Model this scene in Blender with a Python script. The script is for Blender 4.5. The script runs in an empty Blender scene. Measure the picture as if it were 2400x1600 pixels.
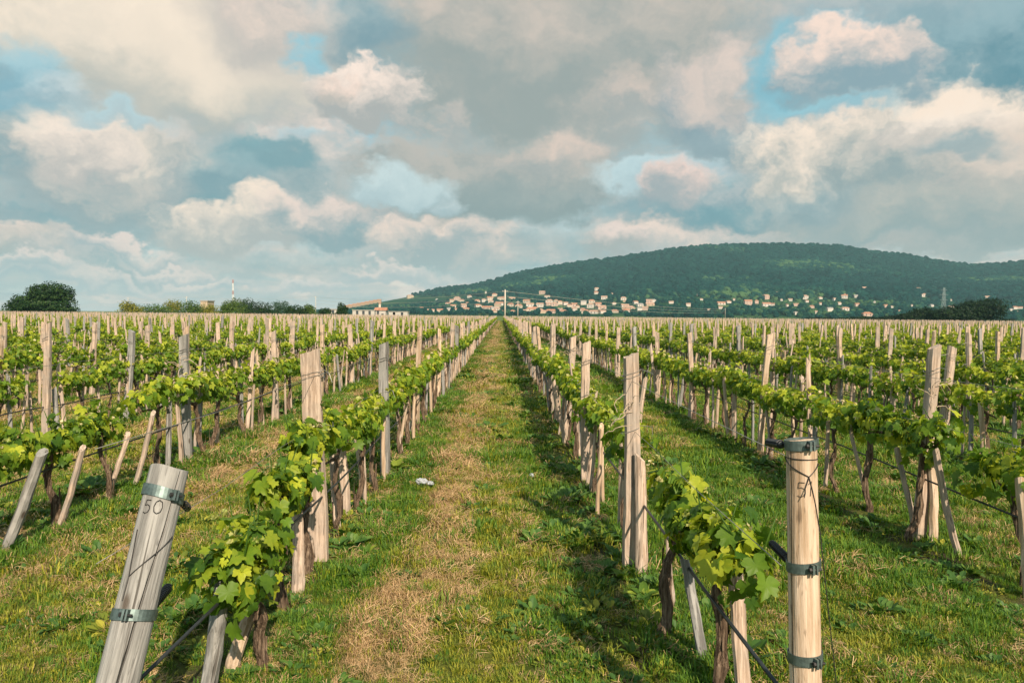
import bpy, math, random
import numpy as np
from mathutils import Vector, Matrix, Euler, noise as mnoise

R = math.radians
scene = bpy.context.scene
COL = scene.collection

# ------------------------------------------------------------------ camera
F_PX = 1733.0                     # focal length in photo pixels (2400 wide)
EYE = 1.85
PITCH, YAW, ROLL = R(2.05), R(0.9), R(0.55)
cam_data = bpy.data.cameras.new('camera')
cam_data.sensor_width = 36.0
cam_data.lens = 36.0 * F_PX / 2400.0
cam_data.clip_start = 0.05
cam_data.clip_end = 30000.0
cam = bpy.data.objects.new('camera', cam_data)
COL.objects.link(cam)
CAM_M = (Matrix.Translation((0, 0, EYE)) @ Matrix.Rotation(-YAW, 4, 'Z')
         @ Matrix.Rotation(R(90) - PITCH, 4, 'X') @ Matrix.Rotation(ROLL, 4, 'Z'))
cam.matrix_world = CAM_M
scene.camera = cam
CAM_R = CAM_M.to_3x3()
CAM_RI = CAM_R.inverted()


def ray(px, py):
    d = CAM_R @ Vector(((px - 1200.0) / F_PX, -(py - 800.0) / F_PX, -1.0))
    return d.normalized()


def at(px, py, Y):
    d = ray(px, py)
    return Vector((0, 0, EYE)) + d * (Y / d.y)


def project(p):
    v = CAM_RI @ (Vector(p) - Vector((0, 0, EYE)))
    if v.z > -0.01:
        return None
    return (1200 + F_PX * v.x / -v.z, 800 - F_PX * v.y / -v.z)


def in_view(p, m=60):
    q = project(p)
    return q is not None and -m < q[0] < 2400 + m and -m < q[1] < 1600 + m


# ------------------------------------------------------------------ light
SUN_EL, SUN_AZ = R(35), R(19)     # sun behind the camera, to the right
SUN_DIR = Vector((math.sin(SUN_AZ) * math.cos(SUN_EL), -math.cos(SUN_AZ) * math.cos(SUN_EL), math.sin(SUN_EL)))
sun_data = bpy.data.lights.new('sun', 'SUN')
sun_data.energy = 4.9
sun_data.angle = R(0.6)
sun_data.color = (1.0, 0.82, 0.63)
sun = bpy.data.objects.new('sun', sun_data)
sun.rotation_euler = (-SUN_DIR).to_track_quat('-Z', 'Y').to_euler()
COL.objects.link(sun)

vs = scene.view_settings
vs.view_transform = 'Standard'
vs.look = 'None'
vs.exposure = 0.54
vs.gamma = 1.0
vs.use_curve_mapping = False
scene.render.film_transparent = False
cy = scene.cycles
cy.max_bounces = 5
cy.diffuse_bounces = 2
cy.glossy_bounces = 2
cy.transmission_bounces = 4
cy.transparent_max_bounces = 6
cy.volume_bounces = 0
cy.use_denoising = True
cy.sample_clamp_indirect = 6.0


# ------------------------------------------------------------------ node helper
class NT:
    def __init__(self, tree):
        self.t = tree
        self.t.nodes.clear()

    def n(self, typ, ins=None, **kw):
        nd = self.t.nodes.new(typ)
        for k, v in kw.items():
            setattr(nd, k, v)
        if ins:
            for k, v in ins.items():
                s = nd.inputs[k]
                if isinstance(v, bpy.types.NodeSocket):
                    self.t.links.new(v, s)
                else:
                    s.default_value = v
        return nd

    def link(self, a, b):
        self.t.links.new(a, b)

    def math(self, op, a, b=None, c=None, clamp=False):
        ins = {0: a}
        if b is not None:
            ins[1] = b
        if c is not None:
            ins[2] = c
        return self.n('ShaderNodeMath', ins, operation=op, use_clamp=clamp).outputs[0]

    def vmath(self, op, a, b=None, out=0):
        ins = {0: a}
        if b is not None:
            ins[1] = b
        return self.n('ShaderNodeVectorMath', ins, operation=op).outputs[out]

    def noise(self, vec, scale, detail=4, rough=0.55, color=False, dist=0.0):
        nd = self.n('ShaderNodeTexNoise', {'Vector': vec, 'Scale': scale, 'Detail': detail, 'Roughness': rough,
                                           'Distortion': dist})
        return nd.outputs['Color' if color else 'Fac']

    def rng(self, v, a, b, c=0.0, d=1.0, smooth=True):
        return self.n('ShaderNodeMapRange', {'Value': v, 'From Min': a, 'From Max': b, 'To Min': c, 'To Max': d},
                      interpolation_type='SMOOTHSTEP' if smooth else 'LINEAR').outputs[0]

    def mix(self, f, a, b, mode='MIX'):
        nd = self.n('ShaderNodeMix', data_type='RGBA', blend_type=mode)
        for k, v in ((0, f), (6, a), (7, b)):
            s = nd.inputs[k]
            if isinstance(v, bpy.types.NodeSocket):
                self.t.links.new(v, s)
            else:
                if k and len(v) == 3:
                    v = (*v, 1)
                s.default_value = v
        return nd.outputs[2]

    def ramp(self, f, stops):
        nd = self.n('ShaderNodeValToRGB', {'Fac': f})
        el = nd.color_ramp.elements
        while len(el) > 1:
            el.remove(el[-1])
        el[0].position = stops[0][0]
        el[0].color = (*stops[0][1], 1)
        for p, c in stops[1:]:
            e = el.new(p)
            e.color = (*c, 1)
        return nd.outputs[0]


def lin(r, g, b):
    f = lambda c: (c / 255 / 12.92) if c <= 10 else (((c / 255) + 0.055) / 1.055) ** 2.4
    return (f(r), f(g), f(b))


# ------------------------------------------------------------------ world: sky with broken evening clouds
def build_world():
    w = bpy.data.worlds.new('World')
    scene.world = w
    w.use_nodes = True
    t = NT(w.node_tree)
    out = t.n('ShaderNodeOutputWorld')
    tc = t.n('ShaderNodeTexCoord').outputs['Generated']
    sky = t.n('ShaderNodeTexSky', sky_type='NISHITA', sun_disc=False, sun_elevation=SUN_EL,
              sun_rotation=math.pi - SUN_AZ, air_density=1.0, dust_density=1.5, ozone_density=1.5)
    sep = t.n('ShaderNodeSeparateXYZ', {0: tc})
    z = sep.outputs['Z']
    zc = t.math('MAXIMUM', z, 0.0)
    # clear air
    clear_hi = t.n('ShaderNodeVectorMath', {0: sky.outputs[0], 'Scale': 0.10}, operation='SCALE').outputs[0]
    col = t.mix(t.rng(z, 0.0, 0.40), lin(216, 226, 223), lin(122, 192, 210))
    col = t.mix(0.2, col, clear_hi)
    # shared structure: a coarse and a fine warp of the direction, one billow field and its lit upper side
    wv = t.vmath('MULTIPLY', tc, (1.0, 1.0, 1.35))
    w1 = t.vmath('SUBTRACT', t.noise(wv, 5.5, 5, 0.58, color=True), (0.5, 0.5, 0.5))
    dirw = t.vmath('ADD', tc, t.n('ShaderNodeVectorMath', {0: w1, 'Scale': 0.13}, operation='SCALE').outputs[0])
    w2 = t.vmath('SUBTRACT', t.noise(wv, 21.0, 4, 0.6, color=True), (0.5, 0.5, 0.5))
    dirw = t.vmath('ADD', dirw, t.n('ShaderNodeVectorMath', {0: w2, 'Scale': 0.06}, operation='SCALE').outputs[0])
    nA = t.noise(dirw, 9.0, 6, 0.6)
    nB = t.noise(t.vmath('ADD', dirw, (0.012, 0.0, 0.030)), 9.0, 5, 0.6)
    relief = t.math('SUBTRACT', nA, nB)
    nA0 = t.math('SUBTRACT', nA, 0.5)
    edge = t.math('MULTIPLY', nA0, 0.9)
    shade = t.math('ADD', t.math('MULTIPLY', relief, 3.2), t.math('MULTIPLY', nA0, 0.9))
    # the general broken layer, thinning and flattening towards the horizon
    den = t.math('ADD', zc, 0.15)
    plane = t.n('ShaderNodeCombineXYZ', {0: t.math('DIVIDE', sep.outputs['X'], den), 1: t.math('DIVIDE', sep.outputs['Y'], den), 2: 0.3}).outputs[0]
    nP = t.noise(t.vmath('ADD', plane, w1), 1.15, 6, 0.58)
    nQ = t.noise(t.vmath('ADD', t.vmath('ADD', plane, w1), (0.1, -0.42, 0.0)), 1.15, 5, 0.58)
    lay = t.rng(nP, 0.36, 0.54)
    lay = t.math('MULTIPLY', lay, 0.92)
    lb = t.math('ADD', t.math('ADD', 0.42, t.math('MULTIPLY', t.math('SUBTRACT', nP, nQ), 2.6)), t.math('MULTIPLY', shade, 0.35), clamp=True)
    lcol = t.ramp(lb, [(0.0, lin(140, 170, 177)), (0.35, lin(178, 189, 190)), (0.6, lin(208, 200, 194)), (0.85, lin(246, 222, 208)), (1.0, lin(253, 236, 220))])
    col = t.mix(lay, col, lcol)
    # the large cloud masses one can tell apart, far to near: centre, half size (photo pixels / 1.0204), softness, upper and lower colour, opacity, raggedness
    CR, PE, BE = (255, 234, 214), (250, 224, 208), (222, 205, 192)
    GR, GB, TE, BL = (196, 192, 186), (168, 182, 183), (128, 168, 177), (112, 158, 170)
    masses = [
        (640, 420, 520, 150, .9, (206, 206, 202), GB, .75, 1), (1230, 560, 560, 60, .9, (200, 202, 198), (184, 194, 193), .75, 1),
        (40, 330, 250, 150, .9, (150, 184, 192), TE, .85, .8), (60, 505, 260, 48, .8, (180, 190, 190), (146, 176, 183), .8, 1), (70, 562, 120, 30, .5, PE, GR, .8, 1.2),
        (260, 395, 210, 125, .45, CR, (176, 186, 187), 1, 1), (180, 370, 90, 80, .6, (255, 236, 220), (228, 210, 200), .8, 1), (330, 470, 170, 60, .8, (205, 198, 190), (170, 184, 186), .8, 1),
        (650, 365, 130, 62, .55, (120, 166, 176), (136, 174, 181), .9, 1.6), (520, 420, 130, 55, .7, (150, 180, 186), (140, 174, 182), .75, 1.6), (480, 455, 80, 30, .7, TE, TE, .6, 1.6),
        (545, 520, 195, 66, .35, CR, (208, 202, 196), 1, 1.1), (770, 515, 150, 80, .45, (240, 218, 206), (164, 182, 186), .95, 1.2), (800, 540, 60, 42, .8, (150, 176, 182), (160, 180, 184), .8, 1),
        (985, 560, 180, 70, .35, PE, (188, 194, 193), 1, 1.2), (1105, 600, 85, 50, .5, PE, (200, 200, 197), .9, 1.2), (700, 600, 240, 36, .6, (214, 206, 200), (180, 192, 193), .7, 1.2), (290, 600, 210, 34, .6, (224, 210, 203), (172, 188, 191), .8, 1.2),
        (150, 640, 170, 24, .5, (250, 226, 214), (186, 200, 204), .9, 1.2), (480, 640, 130, 22, .5, (252, 228, 216), (190, 202, 204), .9, 1.2), (900, 632, 190, 26, .5, (250, 226, 214), (196, 204, 205), .9, 1.2), (300, 568, 130, 26, .5, (250, 226, 214), (184, 196, 199), .85, 1.2), (60, 612, 110, 20, .5, (250, 226, 215), (188, 200, 203), .85, 1.2), (700, 655, 140, 16, .5, (250, 228, 218), (200, 208, 208), .8, 1.2), (400, 610, 110, 16, .5, (248, 224, 213), (184, 198, 202), .8, 1.2),
        (500, 250, 250, 60, .9, (176, 190, 193), (164, 184, 189), .85, 1.2), (380, 330, 110, 40, .8, (214, 208, 206), GB, .5, 1.3),
        (1600, 545, 220, 56, .3, PE, (206, 204, 200), 1, 1.2), (1430, 550, 80, 40, .5, (240, 218, 208), GR, .8, 1.3), (2150, 562, 190, 30, .6, (242, 220, 207), GR, .9, 1),
        (1290, 100, 520, 270, .5, (212, 198, 186), (178, 181, 175), 1, .6), (1120, 400, 340, 120, .4, (190, 185, 178), (164, 174, 172), 1, 1), (1150, 440, 250, 50, .9, (160, 171, 170), (170, 178, 175), .7, .8),
        (1260, 345, 230, 46, .9, (232, 208, 193), GR, .85, 1), (1420, 270, 130, 75, .8, (230, 207, 193), GR, .75, 1), (1045, 275, 55, 45, .8, (228, 208, 196), GR, .7, 1), (1240, 100, 160, 80, .9, (226, 207, 193), (200, 192, 182), .7, .6),
        (1690, 250, 190, 130, .45, (218, 202, 192), (160, 178, 184), 1, 1), (1720, 180, 80, 55, .7, (232, 212, 200), GR, .7, 1), (1700, 330, 200, 50, .8, (158, 178, 184), (168, 184, 188), .8, 1),
        (1530, 435, 75, 62, .45, (246, 216, 203), (188, 190, 190), .95, 1.1), (1700, 455, 330, 66, .55, (188, 192, 192), (136, 170, 179), .95, 1), (1660, 490, 220, 34, .8, TE, TE, .8, .8),
        (2080, 30, 360, 70, .8, (182, 192, 193), (170, 188, 193), .9, .8), (2260, 140, 280, 160, .6, (150, 180, 188), BL, .95, .8), 
        (2130, 380, 390, 160, .32, CR, (172, 182, 181), 1, 1), (2150, 300, 190, 60, .7, (255, 238, 222), (232, 214, 202), .85, 1), (2350, 400, 180, 120, .6, (226, 208, 194), GR, .85, 1), (2210, 335, 95, 34, .8, (150, 174, 180), (160, 180, 184), .8, 1.3),
        (2120, 500, 380, 70, .8, (200, 194, 184), (174, 184, 182), .9, .8), (1850, 470, 200, 50, .9, (150, 176, 183), (146, 174, 182), .6, 1),
        (330, 70, 450, 205, .55, (255, 234, 211), (176, 184, 180), 1, .6), (390, 60, 420, 200, .75, (262, 243, 220), (280, 250, 224), .95, .5), (620, 40, 190, 130, .7, (240, 216, 202), (206, 196, 190), .8, .8),
        (700, 108, 52, 54, .7, (150, 204, 218), (176, 214, 224), .95, 1.3), (18, 200, 80, 95, .8, (160, 203, 216), (150, 194, 208), .85, 1.3), (905, 425, 115, 58, .7, (206, 224, 226), (212, 226, 227), .9, 1.3),
        (700, 310, 80, 34, .8, (186, 214, 221), (196, 216, 220), .8, 1.4), (240, 285, 130, 30, .8, (180, 212, 221), (190, 214, 220), .8, 1.4), (1800, 175, 62, 105, .7, (132, 196, 214), (146, 202, 216), .92, 1.2), (1900, 244, 130, 30, .7, (150, 204, 217), (166, 208, 218), .92, 1.3),
        (1930, 78, 110, 26, .8, (140, 196, 212), (150, 200, 214), .7, 1.3), (1455, 402, 95, 45, .6, (200, 222, 226), (208, 225, 227), .92, 1.3), (1580, 380, 80, 22, .8, (190, 215, 221), (196, 216, 221), .7, 1.3), (1000, 475, 60, 24, .8, (206, 220, 222), (206, 220, 222), .7, 1.4),
        (1940, 150, 135, 78, .35, PE, (160, 182, 189), 1, 1.1), (1530, 435, 75, 62, .45, (246, 216, 203), (188, 190, 190), .95, 1.1),
        (100, 225, 70, 36, .9, (214, 222, 222), (190, 206, 210), .7, 1.4), (850, 70, 140, 76, .7, (150, 176, 183), (140, 171, 180), .9, 1), (845, 205, 150, 78, .28, (255, 234, 219), (200, 194, 188), 1, 1.1), (770, 180, 60, 36, .5, PE, BE, .8, 1.2)]
    keep = None
    for i, (cx, cyy, rx, ry, soft, top, low, op, rag) in enumerate(masses):
        if i % 5 == 0 and i:      # a vanishing dependency keeps the shader compiler's stack small
            dirw = t.vmath('ADD', dirw, t.n('ShaderNodeVectorMath', {0: col, 'Scale': 1e-7}, operation='SCALE').outputs[0])
        c = ray(cx * 1.0204, cyy * 1.0204)
        rot = Euler((math.asin(c.z), 0, -math.atan2(c.x, c.y)), 'XYZ')
        mp = t.n('ShaderNodeMapping', {'Vector': dirw, 'Location': c, 'Rotation': rot,
                                       'Scale': (rx / F_PX * 1.12, 0.6, ry / F_PX * 1.12)}, vector_type='TEXTURE').outputs[0]
        ln = t.vmath('LENGTH', mp, out='Value')
        m = t.rng(t.math('MULTIPLY_ADD', edge, -rag, ln), 1.0, 1.0 - soft * 0.95, 0.0, op)
        up = t.n('ShaderNodeSeparateXYZ', {0: mp}).outputs['Z']
        g_ = t.rng(t.math('MULTIPLY_ADD', shade, 0.75 * min(1, rag), up), -0.50, 0.85)
        cc = t.mix(g_, lin(low[0] * 0.87, low[1] * 0.91, low[2] * 0.93), lin(*top))
        col = t.mix(m, col, cc)
    hz = t.rng(z, 0.085, 0.0)
    colr = t.mix(t.math('MULTIPLY', hz, 0.5), col, lin(212, 217, 215))
    below = t.rng(z, 0.0, -0.05)
    colr = t.mix(below, colr, lin(120, 130, 110))
    bg = t.n('ShaderNodeBackground', {'Color': colr, 'Strength': 0.71})
    t.link(bg.outputs[0], out.inputs['Surface'])
    w.cycles.sampling_method = 'MANUAL'
    w.cycles.sample_map_resolution = 256


build_world()


# ------------------------------------------------------------------ materials
def new_mat(name):
    m = bpy.data.materials.new(name)
    m.use_nodes = True
    return m, NT(m.node_tree)


def finish(t, bsdf, disp=None):
    o = t.n('ShaderNodeOutputMaterial')
    t.link(bsdf, o.inputs['Surface'])


def mat_simple(name, col, rough=0.7, metal=0.0, spec=0.3, var=0.15, scale=20):
    m, t = new_mat(name)
    tc = t.n('ShaderNodeTexCoord').outputs['Object']
    nz = t.noise(tc, scale, 5)
    c = t.mix(t.rng(nz, 0.3, 0.7), tuple(x * (1 - var) for x in col), tuple(min(1, x * (1 + var)) for x in col))
    b = t.n('ShaderNodeBsdfPrincipled', {'Base Color': c, 'Roughness': rough, 'Metallic': metal, 'Specular IOR Level': spec})
    finish(t, b.outputs[0])
    return m


def mat_wood(name, pale, dark, grey=0.5, fine=1.0):
    m, t = new_mat(name)
    tc = t.n('ShaderNodeTexCoord').outputs['Object']
    oi = t.n('ShaderNodeObjectInfo')
    rnd = oi.outputs['Random']
    shift = t.n('ShaderNodeCombineXYZ', {0: t.math('MULTIPLY', rnd, 37.0), 1: 0.0, 2: t.math('MULTIPLY', rnd, 11.0)}).outputs[0]
    p = t.vmath('ADD', tc, shift)
    st = t.vmath('MULTIPLY', p, (60 * fine, 60 * fine, 2.2))
    g = t.noise(st, 1.0, 6, 0.65)
    st2 = t.vmath('MULTIPLY', p, (160 * fine, 160 * fine, 7))
    g2 = t.noise(st2, 1.0, 4, 0.6)
    blot = t.noise(p, 5.0, 4, 0.6)
    f = t.rng(g, 0.38, 0.62)
    c = t.mix(f, dark, pale)
    dash = t.rng(t.noise(t.vmath('MULTIPLY', p, (120 * fine, 120 * fine, 13)), 1.0, 2, 0.5), 0.60, 0.70)
    c = t.mix(t.math('MULTIPLY', dash, 0.6), c, tuple(q * 0.5 for q in dark))
    gcol = t.mix(g2, (0.16, 0.165, 0.16), (0.36, 0.36, 0.34))
    gsel = t.math('MULTIPLY', t.rng(blot, 0.35, 0.65), grey)
    gsel = t.math('MULTIPLY', gsel, t.math('ADD', 0.4, rnd))
    c = t.mix(t.math('MINIMUM', gsel, 1.0), c, gcol)
    crk = t.rng(t.noise(t.vmath('MULTIPLY', p, (38 * fine, 38 * fine, 0.9)), 1.0, 3, 0.5), 0.38, 0.31)
    c = t.mix(t.math('MULTIPLY', crk, 0.8), c, (0.045, 0.038, 0.03))
    c = t.mix(t.rng(rnd, 0.0, 1.0, 0.0, 0.35, False), c, t.mix(0.5, c, (0.20, 0.18, 0.15)))
    kn = t.n('ShaderNodeTexVoronoi', {'Vector': t.vmath('MULTIPLY', p, (9, 9, 3.2)), 'Scale': 1.0}).outputs['Distance']
    c = t.mix(t.math('MULTIPLY', t.rng(kn, 0.16, 0.06), 0.8), c, (0.06, 0.042, 0.028))
    stain = t.noise(t.vmath('MULTIPLY', p, (14, 14, 2.6)), 1.0, 5, 0.65)
    c = t.mix(t.rng(stain, 0.52, 0.74, 0.0, 0.55), c, t.mix(1.0, c, (0.52, 0.50, 0.47), 'MULTIPLY'))
    h = t.math('SUBTRACT', t.math('ADD', g, t.math('MULTIPLY', g2, 0.4)), crk)
    bp = t.n('ShaderNodeBump', {'Height': h, 'Strength': 0.7, 'Distance': 0.008})
    b = t.n('ShaderNodeBsdfPrincipled', {'Base Color': c, 'Roughness': 0.85, 'Specular IOR Level': 0.2, 'Normal': bp.outputs[0]})
    finish(t, b.outputs[0])
    return m


def mat_bark(name):
    m, t = new_mat(name)
    tc = t.n('ShaderNodeTexCoord').outputs['Object']
    rnd = t.n('ShaderNodeObjectInfo').outputs['Random']
    shift = t.n('ShaderNodeCombineXYZ', {0: t.math('MULTIPLY', rnd, 17.0), 1: 0.0, 2: 0.0}).outputs[0]
    p = t.vmath('ADD', tc, shift)
    g = t.noise(t.vmath('MULTIPLY', p, (75, 75, 5)), 1.0, 6, 0.7, dist=0.4)
    c = t.ramp(g, [(0.3, (0.02, 0.015, 0.011)), (0.46, (0.10, 0.07, 0.048)), (0.6, (0.25, 0.185, 0.13)), (0.75, (0.44, 0.35, 0.26))])
    bp = t.n('ShaderNodeBump', {'Height': g, 'Strength': 1.0, 'Distance': 0.02})
    b = t.n('ShaderNodeBsdfPrincipled', {'Base Color': c, 'Roughness': 0.95, 'Specular IOR Level': 0.1, 'Normal': bp.outputs[0]})
    finish(t, b.outputs[0])
    return m


def mat_leaf(name, cols, use_attr=False, trans=0.45, spread=1.0, gloss=0.35):
    """cols: dark, mid, bright; the choice is by leaf (object random or the 'tint' attribute)."""
    m, t = new_mat(name)
    if use_attr:
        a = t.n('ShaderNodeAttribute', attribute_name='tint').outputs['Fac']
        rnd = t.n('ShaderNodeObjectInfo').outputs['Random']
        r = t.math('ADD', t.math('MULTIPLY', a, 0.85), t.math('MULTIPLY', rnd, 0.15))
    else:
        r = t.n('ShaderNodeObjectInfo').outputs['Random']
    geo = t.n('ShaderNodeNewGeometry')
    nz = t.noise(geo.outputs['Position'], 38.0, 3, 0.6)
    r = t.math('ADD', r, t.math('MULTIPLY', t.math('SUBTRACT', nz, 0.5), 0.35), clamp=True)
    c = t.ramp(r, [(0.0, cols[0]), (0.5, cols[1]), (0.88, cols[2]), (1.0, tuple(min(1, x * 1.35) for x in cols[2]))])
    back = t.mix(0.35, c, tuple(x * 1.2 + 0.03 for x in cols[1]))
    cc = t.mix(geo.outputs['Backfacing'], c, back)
    d = t.n('ShaderNodeBsdfPrincipled', {'Base Color': cc, 'Roughness': 0.5, 'Specular IOR Level': gloss})
    tcol = t.mix(1.0, c, (1.25, 1.15, 0.45), 'MULTIPLY')
    tr = t.n('ShaderNodeBsdfTranslucent', {'Color': tcol})
    mx = t.n('ShaderNodeMixShader', {0: trans, 1: d.outputs[0], 2: tr.outputs[0]})
    finish(t, mx.outputs[0])
    return m


M = {}
M['wood'] = mat_wood('weathered_wood', (0.64, 0.51, 0.405), (0.36, 0.265, 0.195), 0.42)
M['wood_fresh'] = mat_wood('pale_peeled_wood', (0.64, 0.51, 0.385), (0.40, 0.285, 0.185), 0.06, 0.6)
M['wood_grey'] = mat_wood('grey_weathered_wood', (0.40, 0.40, 0.385), (0.15, 0.15, 0.145), 0.85, 0.8)
M['bark'] = mat_bark('vine_bark')
M['leaf'] = mat_leaf('vine_leaf', ((0.045, 0.12, 0.012), (0.155, 0.275, 0.02), (0.41, 0.465, 0.035)))
M['leaf_mid'] = mat_leaf('vine_leaf_joined', ((0.045, 0.12, 0.012), (0.155, 0.275, 0.02), (0.41, 0.465, 0.04)), True)
M['tip'] = mat_leaf('young_shoot_tip', ((0.30, 0.36, 0.09), (0.46, 0.46, 0.16), (0.60, 0.53, 0.32)), False, 0.3)
M['steel'] = mat_simple('galvanised_steel', (0.13, 0.18, 0.175), 0.5, 0.7, 0.5, 0.25, 60)
M['dark_steel'] = mat_simple('dark_wire', (0.035, 0.035, 0.035), 0.55, 0.3)
M['wire'] = mat_simple('galvanised_wire', (0.26, 0.26, 0.24), 0.5, 0.6)
M['rubber'] = mat_simple('black_plastic', (0.02, 0.024, 0.026), 0.42, 0.0, 0.5)
M['pencil'] = mat_simple('dark_pencil', (0.03, 0.03, 0.03), 0.8)
M['crack'] = mat_simple('dark_split', (0.03, 0.026, 0.022), 0.95)
M['plastic'] = mat_simple('white_plastic_film', (0.36, 0.39, 0.42), 0.35, 0, 0.4, 0.12, 40)


def mat_ground():
    m, t = new_mat('vineyard_ground')
    pos = t.n('ShaderNodeNewGeometry').outputs['Position']
    s = t.n('ShaderNodeSeparateXYZ', {0: pos})
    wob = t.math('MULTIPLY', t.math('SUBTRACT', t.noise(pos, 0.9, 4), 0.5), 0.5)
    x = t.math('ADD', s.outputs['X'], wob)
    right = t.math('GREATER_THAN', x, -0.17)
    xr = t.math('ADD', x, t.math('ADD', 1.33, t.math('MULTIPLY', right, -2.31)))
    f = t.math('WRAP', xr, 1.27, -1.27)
    big = t.noise(pos, 0.35, 5)
    med = t.noise(pos, 2.2, 6, 0.6)
    fin = t.noise(pos, 28.0, 5, 0.7)
    green = t.mix(fin, (0.022, 0.045, 0.009), (0.085, 0.13, 0.02))
    yellow = t.mix(fin, (0.06, 0.078, 0.014), (0.19, 0.20, 0.045))
    straw = t.mix(fin, (0.11, 0.078, 0.035), (0.42, 0.31, 0.16))
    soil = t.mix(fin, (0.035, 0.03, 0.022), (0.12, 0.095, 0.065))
    c = t.mix(t.rng(med, 0.35, 0.65), yellow, green)
    st = t.math('MULTIPLY', t.rng(f, 0.50, 0.65), t.rng(f, 0.98, 0.82))
    st = t.math('MULTIPLY', st, t.rng(big, 0.36, 0.62))
    st2 = t.rng(t.math('ADD', med, t.math('MULTIPLY', big, 0.5)), 0.84, 0.96)
    st = t.math('MULTIPLY', st, t.rng(s.outputs['X'], 0.9, 1.3, 1.0, 0.35))
    c = t.mix(t.math('MAXIMUM', t.math('MULTIPLY', st, 0.55), t.math('MULTIPLY', st2, 0.35)), c, straw)
    so = t.math('MULTIPLY', t.rng(f, -0.45, -0.2), t.rng(f, 0.12, 0.0))  # bare soil along each row, with its left-side shade put into the colour
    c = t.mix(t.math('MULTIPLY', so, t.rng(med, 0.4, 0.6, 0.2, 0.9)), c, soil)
    far = t.rng(s.outputs['Y'], 233, 245)
    fbig = t.noise(t.vmath('MULTIPLY', pos, (0.004, 0.012, 1)), 1.0, 4)
    fcol = t.ramp(fbig, [(0.35, (0.05, 0.10, 0.03)), (0.5, (0.10, 0.16, 0.05)), (0.62, (0.20, 0.20, 0.09))])
    c = t.mix(far, c, fcol)
    bp = t.n('ShaderNodeBump', {'Height': fin, 'Strength': 0.8, 'Distance': 0.05})
    b = t.n('ShaderNodeBsdfPrincipled', {'Base Color': c, 'Roughness': 1.0, 'Specular IOR Level': 0.05, 'Normal': bp.outputs[0]})
    finish(t, b.outputs[0])
    return m


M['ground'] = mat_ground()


# ------------------------------------------------------------------ mesh helpers
class MB:
    def __init__(self):
        self.v, self.f, self.mi, self.tint = [], [], [], []

    def add(self, verts, faces, mi=0, tint=None):
        o = len(self.v)
        self.v.extend([tuple(p) for p in verts])
        self.f.extend([tuple(i + o for i in fc) for fc in faces])
        self.mi.extend([mi] * len(faces))
        if tint is not None:
            self.tint.extend([tint] * len(verts))

    def mesh(self, name, mats, smooth=False):
        me = bpy.data.meshes.new(name)
        me.from_pydata(self.v, [], self.f)
        for m in (mats if isinstance(mats, (list, tuple)) else [mats]):
            me.materials.append(m)
        if any(self.mi):
            me.polygons.foreach_set('material_index', self.mi)
        if smooth:
            me.polygons.foreach_set('use_smooth', [True] * len(me.polygons))
        if self.tint:
            a = me.attributes.new('tint', 'FLOAT', 'POINT')
            a.data.foreach_set('value', self.tint)
        me.update()
        return me

    def build(self, name, mats, parent=None, smooth=False, loc=None):
        return link(name, self.mesh(name, mats, smooth), parent, loc)

    # shapes
    def box(self, c, s, rot=None, mi=0):
        vs_ = []
        for dx in (-.5, .5):
            for dy in (-.5, .5):
                for dz in (-.5, .5):
                    p = Vector((dx * s[0], dy * s[1], dz * s[2]))
                    if rot is not None:
                        p = rot @ p
                    vs_.append(p + Vector(c))
        self.add(vs_, [(0, 1, 3, 2), (4, 6, 7, 5), (0, 4, 5, 1), (2, 3, 7, 6), (0, 2, 6, 4), (1, 5, 7, 3)], mi)

    def tube(self, pts, rad, sides=6, mi=0, cap=True, rough=0.0, rng=None, tint=None):
        pts = [Vector(p) for p in pts]
        n = len(pts)
        if not isinstance(rad, (list, tuple)):
            rad = [rad] * n
        vs_, fs = [], []
        up = Vector((0.31, 0.17, 0.93))
        for i, p in enumerate(pts):
            d = (pts[min(i + 1, n - 1)] - pts[max(i - 1, 0)]).normalized()
            a = d.cross(up)
            if a.length < 0.05:
                a = d.cross(Vector((1, 0, 0)))
            a.normalize()
            b = d.cross(a)
            for k in range(sides):
                th = 2 * math.pi * k / sides
                r = rad[i]
                if rough and rng:
                    r *= 1 + rough * (rng.random() - 0.5) * 2
                vs_.append(p + (a * math.cos(th) + b * math.sin(th)) * r)
        for i in range(n - 1):
            for k in range(sides):
                k2 = (k + 1) % sides
                fs.append((i * sides + k, i * sides + k2, (i + 1) * sides + k2, (i + 1) * sides + k))
        if cap:
            fs.append(tuple(range(sides))[::-1])
            fs.append(tuple((n - 1) * sides + k for k in range(sides)))
        self.add(vs_, fs, mi, tint)


def link(name, data, parent=None, loc=None):
    o = bpy.data.objects.new(name, data)
    COL.objects.link(o)
    if parent is not None:
        o.parent = parent
    if loc is not None:
        o.location = loc
    return o


def tag(o, label=None, cat=None, group=None, kind=None):
    if label:
        o['label'] = label
    if cat:
        o['category'] = cat
    if group:
        o['group'] = group
    if kind:
        o['kind'] = kind
    return o


def empty(name, loc=(0, 0, 0), label=None, cat=None, group=None):
    o = link(name, None, None, loc)
    o.empty_display_size = 0.1
    return tag(o, label, cat, group)


def copy_tree(o, parent=None):
    c = o.copy()
    COL.objects.link(c)
    c.parent = parent
    for ch in o.children:
        copy_tree(ch, c)
    return c


ORD = ('zeroth first second third fourth fifth sixth seventh eighth ninth tenth eleventh twelfth thirteenth fourteenth '
       'fifteenth sixteenth seventeenth eighteenth nineteenth').split()
TENS = {2: 'twent', 3: 'thirt', 4: 'fort', 5: 'fift', 6: 'sixt', 7: 'sevent', 8: 'eight', 9: 'ninet'}


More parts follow.
